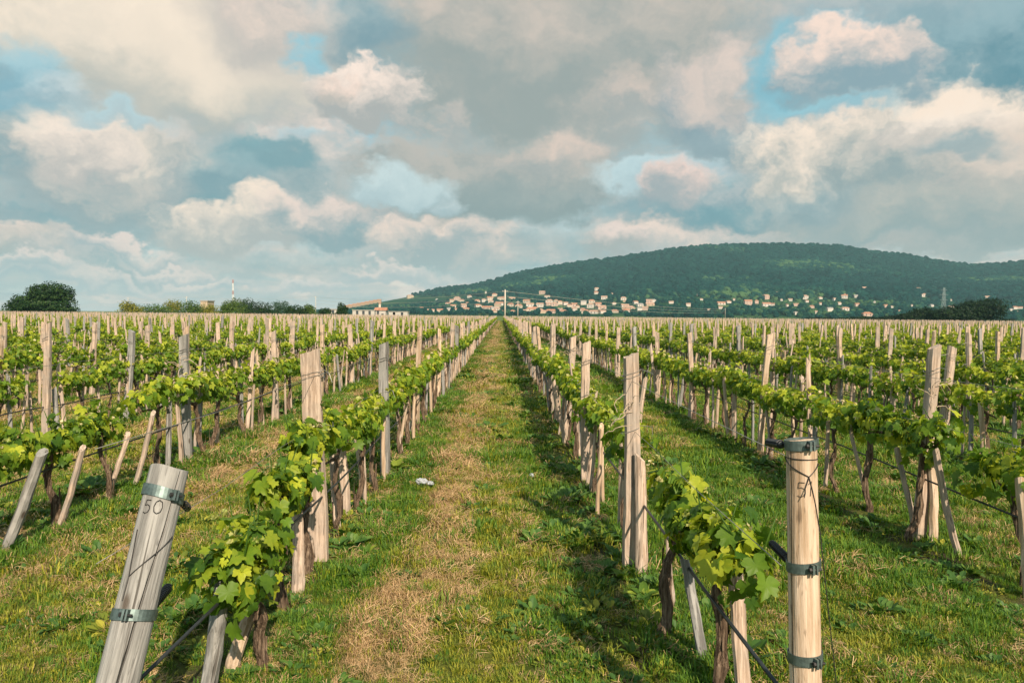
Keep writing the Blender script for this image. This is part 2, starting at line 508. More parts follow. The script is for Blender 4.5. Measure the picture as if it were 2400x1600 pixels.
def ordinal(n):
    if n < 20:
        return ORD[n]
    if n >= 100:
        return 'hundred-and-' + ordinal(n - 100) if n > 100 else 'hundredth'
    a, b = divmod(n, 10)
    return TENS[a] + ('ieth' if b == 0 else 'y-' + ORD[b])


def vnoise(x, y, s, seed=0):
    """cheap vectorised value noise 0..1"""
    x = np.asarray(x) * s + seed * 17.3
    y = np.asarray(y) * s + seed * 9.1
    xi, yi = np.floor(x), np.floor(y)
    fx, fy = x - xi, y - yi
    fx, fy = fx * fx * (3 - 2 * fx), fy * fy * (3 - 2 * fy)

    def h(a, b):
        v = np.sin(a * 127.1 + b * 311.7 + seed * 74.7) * 43758.5453
        return v - np.floor(v)
    return (h(xi, yi) * (1 - fx) + h(xi + 1, yi) * fx) * (1 - fy) + (h(xi, yi + 1) * (1 - fx) + h(xi + 1, yi + 1) * fx) * fy


# ------------------------------------------------------------------ ground and hill (setting)
FIELD_END = 232.0


def ground_z(x, y):
    near = np.clip(1 - np.asarray(y) / 60.0, 0, 1)
    return near * ((vnoise(x, y, 1.3, 1) - 0.5) * 0.035 + (vnoise(x, y, 0.4, 2) - 0.5) * 0.05)


RIDGE = [(300, 716), (760, 707), (800, 700.5), (871, 687), (930, 676), (1000, 662), (1060, 655), (1110, 648), (1180, 626), (1260, 611), (1340, 598), (1420, 588),
         (1500, 577), (1560, 567), (1650, 560), (1800, 558), (1930, 562), (2000, 574), (2080, 583), (2150, 595), (2230, 607), (2270, 605), (2352, 599),
         (2500, 590), (2800, 600), (3300, 640)]
RIDGE_Y = 3200.0
_rx, _rz = [], []
for (a, b) in RIDGE:
    p = at(a * 1.0204, b * 1.0204, RIDGE_Y)
    _rx.append(p.x)
    _rz.append(max(0.0, p.z - 13.0))
_rx, _rz = np.array(_rx), np.array(_rz)
HILL_Y0 = 1150.0


def hill_z(x, y):
    x, y = np.asarray(x, float), np.asarray(y, float)
    xr = x * RIDGE_Y / np.maximum(y, 800.0) * 0.55 + x * 0.45 * np.where(y > RIDGE_Y, 1, RIDGE_Y / np.maximum(y, 800.0))
    hr = np.interp(xr, _rx, _rz)
    s = np.clip((y - HILL_Y0) / (RIDGE_Y - HILL_Y0), 0, 1)
    prof = 0.30 * s + 0.70 * s ** 2.2
    back = np.clip((y - RIDGE_Y) / 1600.0, 0, 1)
    z = hr * prof * (1 - 0.8 * back * back)
    z = z + (vnoise(x, y, 0.004, 5) - 0.5) * 26 * s * (1 - s) * 2 * np.clip(hr / 150, 0, 1)
    return z


def grid_mesh(name, xs, ys, zf, mat, smooth=True, scale_x=None):
    X, Y = np.meshgrid(xs, ys)
    if scale_x is not None:
        X = X * scale_x(Y)
    Z = zf(X, Y)
    v = np.stack([X, Y, Z], -1).reshape(-1, 3)
    nx, ny = len(xs), len(ys)
    i = np.arange(nx * ny).reshape(ny, nx)
    f = np.stack([i[:-1, :-1], i[:-1, 1:], i[1:, 1:], i[1:, :-1]], -1).reshape(-1, 4)
    me = bpy.data.meshes.new(name)
    me.from_pydata(v.tolist(), [], f.tolist())
    me.materials.append(mat)
    me.polygons.foreach_set('use_smooth', [smooth] * len(me.polygons))
    return me


xs = np.concatenate([-np.geomspace(9000, 14, 26), np.linspace(-12, 12, 121), np.geomspace(14, 9000, 26)])
ys = np.concatenate([[-400, -60, -20, -8, -2], np.linspace(0, 24, 121), np.geomspace(25, 12000, 60)])
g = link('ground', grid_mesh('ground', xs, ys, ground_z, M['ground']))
tag(g, kind='structure')


def mat_hill():
    m, t = new_mat('hill_soil_and_scrub')
    pos = t.n('ShaderNodeNewGeometry').outputs['Position']
    a = t.noise(pos, 0.012, 6, 0.6)
    c = t.ramp(a, [(0.35, (0.008, 0.036, 0.022)), (0.55, (0.022, 0.065, 0.03)), (0.68, (0.10, 0.15, 0.06))])
    b = t.n('ShaderNodeBsdfPrincipled', {'Base Color': c, 'Roughness': 1.0, 'Specular IOR Level': 0.0})
    finish(t, b.outputs[0])
    return m


us = np.linspace(-0.75, 1.05, 170)
hys = np.concatenate([np.linspace(HILL_Y0, RIDGE_Y, 80), np.linspace(RIDGE_Y + 60, 5200, 24)])
hill = link('hill', grid_mesh('hill', us, hys, lambda x, y: hill_z(x, y) - 0.3, mat_hill(), True, lambda Y: Y))
tag(hill, kind='structure')


def on_hill(px, py):
    """where the sight line of a photo point meets the terrain"""
    d = ray(px, py)
    o = Vector((0, 0, EYE))
    ts = np.arange(HILL_Y0, RIDGE_Y + 100, 12.0) / d.y
    P = np.array(o)[None, :] + ts[:, None] * np.array(d)[None, :]
    below = P[:, 2] <= hill_z(P[:, 0], P[:, 1])
    if below.any():
        return Vector(P[int(np.argmax(below))])
    return None


# ------------------------------------------------------------------ instanced ground cover and far repeats
def proto(name, me):
    return bpy.data.objects.new(name, me)      # not linked: only a source for instancing


def scatter(name, protos, pts, kinds, rots, scls):
    """one object of kind stuff; pts (n,3), kinds (n,), rots (n,3), scls (n,3)"""
    me = bpy.data.meshes.new(name)
    n = len(pts)
    me.vertices.add(n)
    me.vertices.foreach_set('co', np.asarray(pts, np.float32).ravel())
    a = me.attributes.new('pick', 'INT', 'POINT')
    a.data.foreach_set('value', np.asarray(kinds, np.int32))
    a = me.attributes.new('turn', 'FLOAT_VECTOR', 'POINT')
    a.data.foreach_set('vector', np.asarray(rots, np.float32).ravel())
    a = me.attributes.new('size', 'FLOAT_VECTOR', 'POINT')
    a.data.foreach_set('vector', np.asarray(scls, np.float32).ravel())
    ob = link(name, me)
    ng = bpy.data.node_groups.new(name + '_scatter', 'GeometryNodeTree')
    ng.interface.new_socket('Geometry', in_out='INPUT', socket_type='NodeSocketGeometry')
    ng.interface.new_socket('Geometry', in_out='OUTPUT', socket_type='NodeSocketGeometry')
    N, Lk = ng.nodes, ng.links
    gi, go = N.new('NodeGroupInput'), N.new('NodeGroupOutput')
    join = N.new('GeometryNodeJoinGeometry')

    def attr(nm, typ):
        x = N.new('GeometryNodeInputNamedAttribute')
        x.data_type = typ
        x.inputs['Name'].default_value = nm
        return x.outputs['Attribute']
    pick, turn, size = attr('pick', 'INT'), attr('turn', 'FLOAT_VECTOR'), attr('size', 'FLOAT_VECTOR')
    e2r = N.new('FunctionNodeEulerToRotation')
    Lk.new(turn, e2r.inputs[0])
    for k, po in enumerate(protos):
        cmp_ = N.new('FunctionNodeCompare')
        cmp_.data_type = 'INT'
        cmp_.operation = 'EQUAL'
        ia = [s for s in cmp_.inputs if s.type == 'INT']
        Lk.new(pick, ia[0])
        ia[1].default_value = k
        oi = N.new('GeometryNodeObjectInfo')
        oi.inputs['Object'].default_value = po
        oi.inputs['As Instance'].default_value = True
        ip = N.new('GeometryNodeInstanceOnPoints')
        Lk.new(gi.outputs[0], ip.inputs['Points'])
        Lk.new(cmp_.outputs[0], ip.inputs['Selection'])
        Lk.new(oi.outputs['Geometry'], ip.inputs['Instance'])
        Lk.new(e2r.outputs[0], ip.inputs['Rotation'])
        Lk.new(size, ip.inputs['Scale'])
        Lk.new(ip.outputs[0], join.inputs[0])
    Lk.new(join.outputs[0], go.inputs[0])
    md = ob.modifiers.new('scatter', 'NODES')
    md.node_group = ng
    tag(ob, kind='stuff')
    return ob


# ------------------------------------------------------------------ wooden posts and stakes
def wood_mesh(seed, w, d, h, sides=10, segs=9, lean_noise=0.012, square=0.75, top_slant=0.03, mat=None, split=False, bury=0.12):
    r = random.Random(seed)
    prof = []
    for k in range(sides):
        th = 2 * math.pi * (k + 0.5) / sides
        c, s = math.cos(th), math.sin(th)
        q = max(abs(c), abs(s))
        k1 = (1 / q) * square + (1 - square)
        jr = 1 + (r.random() - 0.5) * 0.09
        prof.append((c * k1 * w / 2 * jr, s * k1 * d / 2 * jr))
    mb = MB()
    vs_, fs = [], []
    ox = oy = 0.0
    ph = r.random() * 6
    for i in range(segs + 1):
        z = -bury + (h + bury) * i / segs
        fz = i / segs
        ox = lean_noise * math.sin(ph + fz * 3.3) * 1.2 + r.uniform(-1, 1) * lean_noise * 0.25
        oy = lean_noise * math.cos(ph * 1.7 + fz * 2.6) + r.uniform(-1, 1) * lean_noise * 0.25
        taper = 1 + (0.5 - fz) * 0.12 + r.uniform(-0.03, 0.03)
        for (a, b) in prof:
            zz = z
            if i == segs:
                zz += top_slant * a / w * 2 + r.uniform(-0.006, 0.006)
            vs_.append((a * taper + ox + r.uniform(-0.002, 0.002), b * taper + oy + r.uniform(-0.002, 0.002), zz))
    for i in range(segs):
        for k in range(sides):
            k2 = (k + 1) % sides
            fs.append((i * sides + k, i * sides + k2, (i + 1) * sides + k2, (i + 1) * sides + k))
    fs.append(tuple(segs * sides + k for k in range(sides)))
    mb.add(vs_, fs)
    return mb.mesh('wood_piece', mat or M['wood'])


POST_SPECS = [(0.125, 0.06, 1.57), (0.09, 0.07, 1.60), (0.11, 0.08, 1.54), (0.075, 0.07, 1.58), (0.10, 0.05, 1.62), (0.085, 0.085, 1.56)]
POST_MESH = [wood_mesh(40 + i, a, b, c, 12, 12, 0.012, 0.8, 0.02, M['wood'] if i % 3 else M['wood_fresh'] if i else M['wood']) for i, (a, b, c) in enumerate(POST_SPECS)]
STAKE_SPECS = [(0.068, 0.045, 0.86), (0.058, 0.05, 0.80), (0.078, 0.04, 0.90), (0.05, 0.044, 0.83), (0.072, 0.055, 0.78), (0.046, 0.04, 0.94)]
STAKE_MESH = [wood_mesh(70 + i, a, b, c, 8, 8, 0.014, 0.7, 0.03, M['wood'] if i not in (1, 4) else M['wood_fresh']) for i, (a, b, c) in enumerate(STAKE_SPECS)]
STAKE_MESH += [wood_mesh(80, 0.072, 0.05, 0.86, 8, 8, 0.006, 0.7, 0.03, M['wood_grey']), wood_mesh(81, 0.06, 0.045, 0.82, 8, 8, 0.012, 0.7, 0.02, M['wood_grey'])]
POST_MESH += [wood_mesh(60, 0.10, 0.07, 1.58, 12, 12, 0.012, 0.8, 0.02, M['wood_grey'])]


def tie_mesh(seed, w, d, z, turns=2):
    r = random.Random(seed)
    mb = MB()
    pts = []
    n = 14 * turns
    for i in range(n + 1):
        th = 2 * math.pi * i / 14
        c, s = math.cos(th), math.sin(th)
        q = max(abs(c), abs(s))
        pts.append((c / q * (w / 2 + 0.008), s / q * (d / 2 + 0.008), z + 0.03 * i / n * turns + r.uniform(-0.006, 0.006) + 0.02 * c))
    pts += [(w / 2 + 0.05 + r.random() * 0.04, -d / 2 - 0.02, z + 0.05), (w / 2 + 0.09, -d / 2 - 0.03, z + r.uniform(-0.04, 0.09))]
    mb.tube(pts, 0.0028, 4)
    return mb.mesh('wire_tie', M['wire'])


TIE_MESH = [[tie_mesh(i * 7 + 1, a, b, 1.36), tie_mesh(i * 7 + 2, a, b, 0.98, 1)] for i, (a, b, c) in enumerate(POST_SPECS + [(0.10, 0.07, 1.58)])]



def tendril_mesh(seed):
    r = random.Random(seed)
    mb = MB()
    for k in range(8):
        p = Vector((r.uniform(-.05, .05), -.05 + r.uniform(-.02, .02), 1.25 + r.uniform(-.16, .14)))
        d = Vector((r.uniform(-1, 1), r.uniform(-.5, .2), r.uniform(-.6, .6))).normalized() * .035
        pts = [p.copy()]
        for i in range(7):
            p = p + d
            d = (d + Vector((r.uniform(-.022, .022), r.uniform(-.015, .015), r.uniform(-.026, .020)))).normalized() * .03
            pts.append(p.copy())
        mb.tube(pts, [.003] * 4 + [.0022] * 4, 4)
    return mb.mesh('dry_tendril', M['straw_dry'])


M['straw_dry'] = mat_simple('dry_cane', (0.46, 0.37, 0.27), .9)
TENDRIL = [tendril_mesh(i) for i in range(4)]

# ------------------------------------------------------------------ grape vines
HALF = [(0, 1.0), (9, 0.80), (16, 0.83), (24, 0.66), (32, 0.60), (41, 0.80), (50, 0.92), (59, 0.74), (70, 0.72), (82, 0.56), (94, 0.72), (107, 0.78),
        (122, 0.66), (140, 0.62), (158, 0.52), (172, 0.30)]


def leaf_outline(detail):
    if detail == 2:
        pts = HALF
    elif detail == 1:
        pts = [(0, 1.0), (20, 0.70), (32, 0.60), (50, 0.92), (80, 0.58), (107, 0.78), (150, 0.55), (172, 0.3)]
    else:
        pts = [(0, 1.0), (50, 0.9), (110, 0.75)]
    out = []
    for a, r_ in pts:
        out.append((math.sin(R(a)) * r_, math.cos(R(a)) * r_))
    out.append((0, -0.12))
    for a, r_ in reversed(pts[1:]):
        out.append((-math.sin(R(a)) * r_, math.cos(R(a)) * r_))
    return out


def leaf_verts(detail, fold, cup, droop, size):
    o = leaf_outline(detail)
    vs_ = [(0, 0.15 * size, 0.0)]
    for (x, y) in o:
        z = fold * abs(x) - cup * (x * x + y * y) - droop * max(0, y) ** 2
        vs_.append((x * size, y * size, z * size))
    n = len(o)
    fs = [(0, 1 + (i + 1) % n, 1 + i) for i in range(n)]
    return vs_, fs


def leaf_mesh(seed, mat):
    r = random.Random(seed)
    mb = MB()
    v, f = leaf_verts(2, r.uniform(0.15, 0.5), r.uniform(0.0, 0.3), r.uniform(0.1, 0.5), 1.0)
    v = [(x + r.uniform(-.03, .03), y + r.uniform(-.03, .03), z + r.uniform(-.06, .06)) for (x, y, z) in v]
    mb.add(v, f)
    mb.tube([(0, -0.1, 0), (0, -0.45, -0.12), (0.03, -0.75, -0.34)], [0.022, 0.02, 0.018], 3, cap=False)   # the leaf's stalk
    return mb.mesh('leaf', mat, True)


LEAF_MESH = [leaf_mesh(i, M['leaf']) for i in range(6)]


def tip_mesh(seed):
    r = random.Random(seed)
    mb = MB()
    for k in range(5):
        v, f = leaf_verts(1, 0.5, 0.0, r.uniform(-0.3, 0.3), r.uniform(0.4, 0.95))
        m = Euler((r.uniform(-0.5, 1.0), r.uniform(-.6, .6), r.uniform(0, 6.28))).to_matrix()
        off = Vector((r.uniform(-.9, .9), r.uniform(-.9, .9), r.uniform(-0.1, 1.0)))
        mb.add([m @ Vector(p) + off for p in v], f)
    return mb.mesh('shoot_tip', M['tip'], True)


TIP_MESH = [tip_mesh(i) for i in range(3)]


def canopy_leaves(r, L, w, zlo, zhi, n, size, lumps=4):
    """list of (position, rotation matrix, size, tint) for one vine; the row runs along Y"""
    zc, hz = (zlo + zhi) / 2, (zhi - zlo) / 2
    cs = []
    for k in range(lumps):
        y = (-0.5 + (k + 0.5) / lumps) * L + r.uniform(-.06, .06)
        cs.append((r.uniform(-.25, .25) * w, y, zc + r.uniform(-.25, .3) * hz, w * r.uniform(.75, 1.15), L / lumps * r.uniform(.75, 1.1), hz * r.uniform(.65, 1.0)))
    res = []
    for i in range(n):
        cx, cy_, cz, ax, ay, az = r.choice(cs)
        u = Vector((r.gauss(0, 1), r.gauss(0, 1), r.gauss(0, 1))).normalized()
        if u.z < -0.3 and r.random() < 0.35:
            u.z = abs(u.z)
        rad = 0.45 + 0.58 * math.sqrt(r.random())
        p = Vector((cx + u.x * ax * rad, cy_ + u.y * ay * rad, cz + u.z * az * rad))
        if r.random() < 0.07:
            p.z += r.uniform(0.02, 0.16)
        nrm = (Vector((u.x * 0.9, u.y * 0.55, u.z * 0.5 + 0.42)) + Vector((r.uniform(-.6, .6), r.uniform(-.6, .6), r.uniform(-.3, .4)))).normalized()
        tip = Vector((u.x * .6 + r.uniform(-.6, .6), u.y * .4 + r.uniform(-.6, .6), -0.8 + r.uniform(-.3, .5)))
        tip = (tip - nrm * tip.dot(nrm))
        if tip.length < 1e-3:
            tip = nrm.orthogonal()
        tip.normalize()
        x = tip.cross(nrm).normalized()
        m = Matrix((x, tip, nrm)).transposed()
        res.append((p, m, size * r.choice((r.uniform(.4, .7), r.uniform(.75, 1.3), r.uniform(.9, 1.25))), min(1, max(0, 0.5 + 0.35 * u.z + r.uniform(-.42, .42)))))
    return res


def trunk_mesh(seed, zt, lean=0.1, thick=0.03, sides=9, arms=0.3, arm_z=None):
    r = random.Random(seed)
    mb = MB()
    n = 10
    pts, rad = [], []
    px_, py_ = r.uniform(-lean, lean) * 0.5, r.uniform(-lean, lean)
    k1, k2 = r.uniform(-1, 1), r.uniform(-1, 1)
    for i in range(n + 1):
        f = i / n
        wob = math.sin(f * math.pi)
        pts.append((px_ * (1 - f) + k1 * 0.05 * wob + 0.018 * math.sin(f * 11 + k2 * 5) + r.uniform(-.006, .006), py_ * (1 - f) + k2 * 0.05 * wob + r.uniform(-.008, .008), -0.05 + (zt + 0.05) * f))
        rad.append(thick * (1.35 - 0.5 * f + (0.5 if i == 0 else 0) + (0.35 if i == n else 0)) * r.uniform(0.85, 1.15))
    mb.tube(pts, rad, sides, rough=0.3, rng=r)
    for s in (-1, 1):                                                     # short gnarled arms along the row
        q = [Vector(pts[-1])]
        for j in range(1, 4):
            q.append(q[-1] + Vector((r.uniform(-.03, .03), s * arms / 3, r.uniform(-.01, .06))))
        mb.tube(q, [thick * .95, thick * .7, thick * .5, thick * .25], 6, rough=0.2, rng=r)
    for j in range(9):                                                    # shaggy strips of bark
        i = r.randrange(1, n - 2)
        th = r.random() * 6.28
        c0 = Vector(pts[i])
        o0 = Vector((math.cos(th), math.sin(th), 0)) * rad[i] * 1.08
        t0 = Vector((-math.sin(th), math.cos(th), 0)) * r.uniform(.004, .009)
        ln = r.uniform(.08, .2)
        c1 = c0 + Vector((r.uniform(-.01, .01), r.uniform(-.01, .01), ln))
        mb.add([c0 + o0 * 1.2 - t0, c0 + o0 * 1.2 + t0, c1 + o0 * .95 + t0, c1 + o0 * .95 - t0], [(0, 1, 2, 3)])
    return mb.mesh('trunk', M['bark'], False)


def foliage_mesh(seed, L, w, zlo, zhi, n, size, detail, mat, tips=True):
    r = random.Random(seed)
    mb = MB()
    base = [leaf_verts(detail, r.uniform(.15, .5), r.uniform(0, .3), r.uniform(.1, .5), 1.0) for _ in range(5)]
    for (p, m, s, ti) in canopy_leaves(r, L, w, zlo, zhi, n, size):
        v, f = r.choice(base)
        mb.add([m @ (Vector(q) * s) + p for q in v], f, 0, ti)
    if tips:
        for k in range(int(n * 0.05)):
            y = r.uniform(-.5, .5) * L
            p = Vector((r.uniform(-w, w), y, zlo + (zhi - zlo) * r.uniform(.55, 1.12)))
            for j in range(3):
                v, f = leaf_verts(0, .6, 0, .1, size * r.uniform(.3, .6))
                m = Euler((r.uniform(.2, 1.4), r.uniform(-.6, .6), r.uniform(0, 6.28))).to_matrix()
                mb.add([m @ Vector(q) + p for q in v], f, 1, 0.5)
    return mb.mesh('foliage', [mat, M['tip']], True)


TRUNK_MESH = [trunk_mesh(200 + i, 0.66, 0.14, random.Random(i).uniform(.016, .025)) for i in range(8)]
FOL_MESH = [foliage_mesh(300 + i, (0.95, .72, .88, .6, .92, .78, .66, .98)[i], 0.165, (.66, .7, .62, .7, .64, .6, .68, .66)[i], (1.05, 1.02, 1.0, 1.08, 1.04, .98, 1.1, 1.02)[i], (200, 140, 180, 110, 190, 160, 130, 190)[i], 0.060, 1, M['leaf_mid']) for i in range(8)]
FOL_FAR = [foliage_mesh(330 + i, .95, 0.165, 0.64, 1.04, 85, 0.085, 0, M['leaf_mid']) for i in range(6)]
TRUNK_FAR = [trunk_mesh(360 + i, 0.66, 0.14, 0.024, 5) for i in range(3)]

# row centre lines: first rows left and right of the grass path, then every 2.54 m
ROWS = [(-1, k, -1.33 - 2.52 * k) for k in range(75)] + [(1, k, 1.0 + 2.56 * k) for k in range(75)]


def row_name(side, k):
    return '%s row %s of path' % (ORD[k + 1] if k < 19 else ordinal(k + 1), 'left' if side < 0 else 'right')


rs = random.Random(11)
# explicit tall posts near the camera in the first rows (distance along the row, width variant)
NEAR_POSTS = {(-1, 0): [(5.45, 0), (8.4, 6), (12.2, 3), (16.0, 3), (19.2, 2)], (1, 0): [(5.35, 2), (8.3, 4), (10.75, 1), (14.3, 1), (17.9, 3)],
              (1, 1): [(6.2, 1), (10.0, 3), (13.4, 5)], (1, 2): [(10.0, 2), (13.2, 3)], (-1, 1): [(9.15, 6), (12.7, 5), (16.0, 3)]}
END_Y = 2.6
posts, stakes, vines = [], [], []
for (side, k, x) in ROWS:
    y0 = max(END_Y, abs(x) * 1.15)
    rr = random.Random(k * 31 + (7 if side > 0 else 0))
    yl = [p for p in NEAR_POSTS.get((side, k), [])]
    y = (yl[-1][0] + 3.3) if yl else y0 + rr.uniform(0, 3.3)
    while y < FIELD_END:
        yl.append((y, rr.randrange(7)))
        y += rr.uniform(2.2, 3.1) if k > 0 else rr.uniform(2.9, 3.7)
    for (y, v) in yl:
        posts.append((side, k, x + rr.uniform(-.05, .05), y, v))
    y = {(-1, 0): 6.15, (1, 0): 5.95, (-1, 1): 8.45, (1, 1): 7.75}.get((side, k), y0 + rr.uniform(0, .8))
    while y < FIELD_END:
        if rr.random() > ((0.13 if side < 0 else 0.06) if y < 60 else 0.05):
            vines.append((side, k, x + rr.uniform(-.05, .05), y))
        stakes.append((side, k, x + rr.uniform(-.07, .07), y + rr.uniform(.1, .2)))
        if rr.random() < 0.85:
            stakes.append((side, k, x + rr.uniform(-.08, .08), y + rr.uniform(.32, .48)))
        if rr.random() < 0.3:
            stakes.append((side, k, x + rr.uniform(-.08, .08), y + rr.uniform(.55, .72)))
        y += rr.uniform(.74, 1.02 if side < 0 else .92)


def visible(p):
    return in_view((p[2], p[3], 0.8), 90) or in_view((p[2], p[3], 1.5), 60)


def nearest(lst, n):
    lst = [p for p in lst if visible(p)]
    lst.sort(key=lambda p: math.hypot(p[2], p[3]))
    return lst[:n], lst[n:]


# hand-placed pieces close to the camera: stakes as (row, foot px, head px, distance, variant)
HAND_STAKES = [
    (-1, 0, (478, 1640), (522, 1375), 3.05, 6, 'grey leaning stake just right of the tilted end post numbered 50'),
    (-1, 0, (548, 1572), (580, 1420), 3.70, 1, 'short pale splintered stake under the nearest vine left of the grass path'),
    (-1, 0, (692, 1390), (700, 1190), 4.75, 0, 'pale stake under the second vine left of the path, before the wide board post'),
    (-1, 0, (805, 1210), (800, 1010), 5.95, 2, 'pale stake just behind the wide board post left of the grass path'),
    (1, 0, (1497, 1347), (1505, 1072), 5.05, 0, 'tall pale stake in front of the first tall post right of the grass path'),
    (1, 0, (1580, 1418), (1566, 1250), 4.30, 5, 'thin pointed stake under the nearest vine right of the grass path'),
    (1, 0, (1640, 1550), (1612, 1310), 3.70, 7, 'split grey stake under the nearest vine right of the grass path'),
    (1, 0, (1738, 1660), (1732, 1275), 2.95, 0, 'stout pale stake with a knot just left of the end post numbered 51'),
    (1, 1, (2245, 1296), (2195, 1055), 5.75, 0, 'pale stake leaning left below the tall board post in the second right row'),
    (1, 1, (2186, 1262), (2178, 1080), 6.00, 4, 'short split stake under the vine in the second right row'),
    (1, 1, (2140, 1240), (2105, 1050), 6.20, 2, 'pale slanted stake under the vine in the second right row'),
    (1, 1, (2036, 1189), (1995, 1000), 6.75, 3, 'thin leaning stake at the far end of the second right row vine'),
    (-1, 1, (14, 1286), (98, 1060), 4.95, 6, 'grey stake leaning right at the left edge of the picture'),
    (-1, 1, (142, 1236), (188, 1050), 5.45, 0, 'pale leaning stake beside a dark trunk in the second left row'),
    (-1, 1, (250, 1165), (298, 1015), 6.15, 3, 'slim leaning stake against a thick shaggy trunk in the second left row'),
    (-1, 1, (318, 1140), (355, 968), 6.45, 0, 'pale leaning stake at the right end of the second left row vine'),
    (1, 1, (2410, 1400), (2385, 1125), 5.0, 4, 'pale stake cut by the right edge of the picture'),
]


def stand(o, foot, head):
    d = Vector(head) - Vector(foot)
    q = d.to_track_quat('Z', 'Y')
    o.rotation_mode = 'QUATERNION'
    o.rotation_quaternion = q
    return d.length


hs = []
for (side, k, f, h, Y, v, lab) in HAND_STAKES:
    d = ray(*f)
    foot = Vector((0, 0, EYE)) + d * (-EYE / d.z)         # where it enters the soil
    head = at(h[0], h[1], foot.y + 0.04)
    o = link('vine_stake', STAKE_MESH[v], None, foot)
    ln = stand(o, foot, head)
    s0 = (STAKE_SPECS + [(0, 0, .86), (0, 0, .82)])[v][2]
    wd = 1.45 if 'grey' in lab and side < 0 else 1.3 if 'splintered' in lab else 0.8 if 'thin' in lab else 1.12
    o.scale = (wd, wd, ln / s0)
    tag(o, lab, 'stake', 'stakes along the vine rows')

near_st, far_st = nearest(stakes, 283)
cnt = {}
for (side, k, x, y) in sorted(near_st, key=lambda p: p[3]):
    cnt[(side, k)] = cnt.get((side, k), 0) + 1
    v = rs.choice([0, 1, 2, 3, 4, 5, 0, 2, 3, 6, 7])
    o = link('vine_stake', STAKE_MESH[v], None, (x, y, 0))
    lx, ly = rs.gauss(0, .05), rs.gauss(0, .07)
    o.rotation_euler = (ly, lx, rs.uniform(0, 6.28))
    o.scale = (rs.uniform(.62, .95), rs.uniform(.7, .95), rs.uniform(1.15, 1.55) if rs.random() < .25 else rs.uniform(.85, 1.05))
    look = 'grey' if v > 5 else 'pale'
    if abs(lx) + abs(ly) > .14:
        look = 'leaning ' + look
    tag(o, '%s stake, %s from the front in the %s' % (look, ordinal(cnt[(side, k)]), row_name(side, k)), 'stake', 'stakes along the vine rows')

near_po, far_po = nearest(posts, 300)
cnt = {}
for (side, k, x, y, v) in sorted(near_po, key=lambda p: p[3]):
    cnt[(side, k)] = cnt.get((side, k), 0) + 1
    n = cnt[(side, k)]
    first = (side, k, n) == (-1, 0, 1)
    lab = '%s tall %s post, %s from the front in the %s' % ('narrow' if v in (3, 5) else 'broad', 'grey' if v == 6 else 'pale wooden', ordinal(n), row_name(side, k))
    if first:
        lab = 'wide pale board post, the nearest tall post left of the grass path'
    if math.hypot(x, y) < 24:
        root = empty('trellis_post', (x, y, 0), lab, 'post', 'tall trellis posts in the rows')
        link('shaft', POST_MESH[v], root)
        ties = [link('wire_tie', TIE_MESH[v][0], root)]
        if rs.random() < .6:
            ties.append(link('wire_tie', TIE_MESH[v][1], root))
        if first:
            root.scale = (1.15, 1.1, 1)
        elif math.hypot(x, y) < 16 and rs.random() < .55:
            link('dry_tendril', TENDRIL[rs.randrange(4)], root, (0, 0, rs.uniform(-.1, .06)))
    else:
        root = link('trellis_post', POST_MESH[v], None, (x, y, 0))
        tag(root, lab, 'post', 'tall trellis posts in the rows')
    yaw = rs.uniform(-.3, .3) if (k < 2 and n < 4) else rs.choice([0, math.pi]) + rs.uniform(-.5, .5)
    root.rotation_euler = (rs.gauss(0, .025), rs.gauss(0, .03), yaw)
    if not first:
        root.scale = (root.scale[0], root.scale[1], rs.uniform(.95, 1.05))

# vines closest to the camera: leaf by leaf
HAND_VINES = [   # side, row, x, y, length, half width, z low, z high, leaves, label
    (-1, 0, -1.28, 3.70, 0.72, 0.17, 0.38, 0.80, 250, 'bushy low vine just right of the tilted end post numbered 50'),
    (-1, 0, -1.32, 4.50, 0.68, 0.15, 0.60, 0.93, 210, 'second vine left of the grass path, in front of the wide board post'),
    (-1, 0, -1.38, 5.30, 0.70, 0.16, 0.76, 1.10, 150, 'sparse vine wrapped round the wide board post left of the grass path'),
    (1, 0, 1.05, 3.45, 0.80, 0.16, 0.60, 0.93, 230, 'nearest vine right of the grass path, just left of the end post numbered 51'),
    (1, 0, 1.03, 4.20, 0.85, 0.16, 0.64, 0.98, 220, 'second vine right of the grass path, behind the nearest one'),
    (1, 1, 3.62, 5.15, 0.70, 0.18, 0.50, 0.92, 170, 'vine cut off by the right edge of the picture'),
    (1, 1, 3.56, 6.15, 0.90, 0.18, 0.66, 1.05, 190, 'vine hiding the foot of the tall board post in the second right row'),
    (1, 1, 3.56, 6.95, 0.85, 0.18, 0.66, 1.06, 170, 'vine behind the tall board post in the second right row'),
    (-1, 1, -3.84, 5.45, 0.85, 0.17, 0.52, 0.88, 190, 'dark leafy vine at the left edge above a grey leaning stake'),
    (-1, 1, -3.84, 6.30, 0.90, 0.17, 0.54, 0.90, 190, 'sunlit vine above the pale leaning stakes of the second left row'),
    (-1, 1, -3.84, 7.10, 0.80, 0.17, 0.54, 0.92, 170, 'vine at the right end of the leafy clump in the second left row'),
]
rl = random.Random(5)
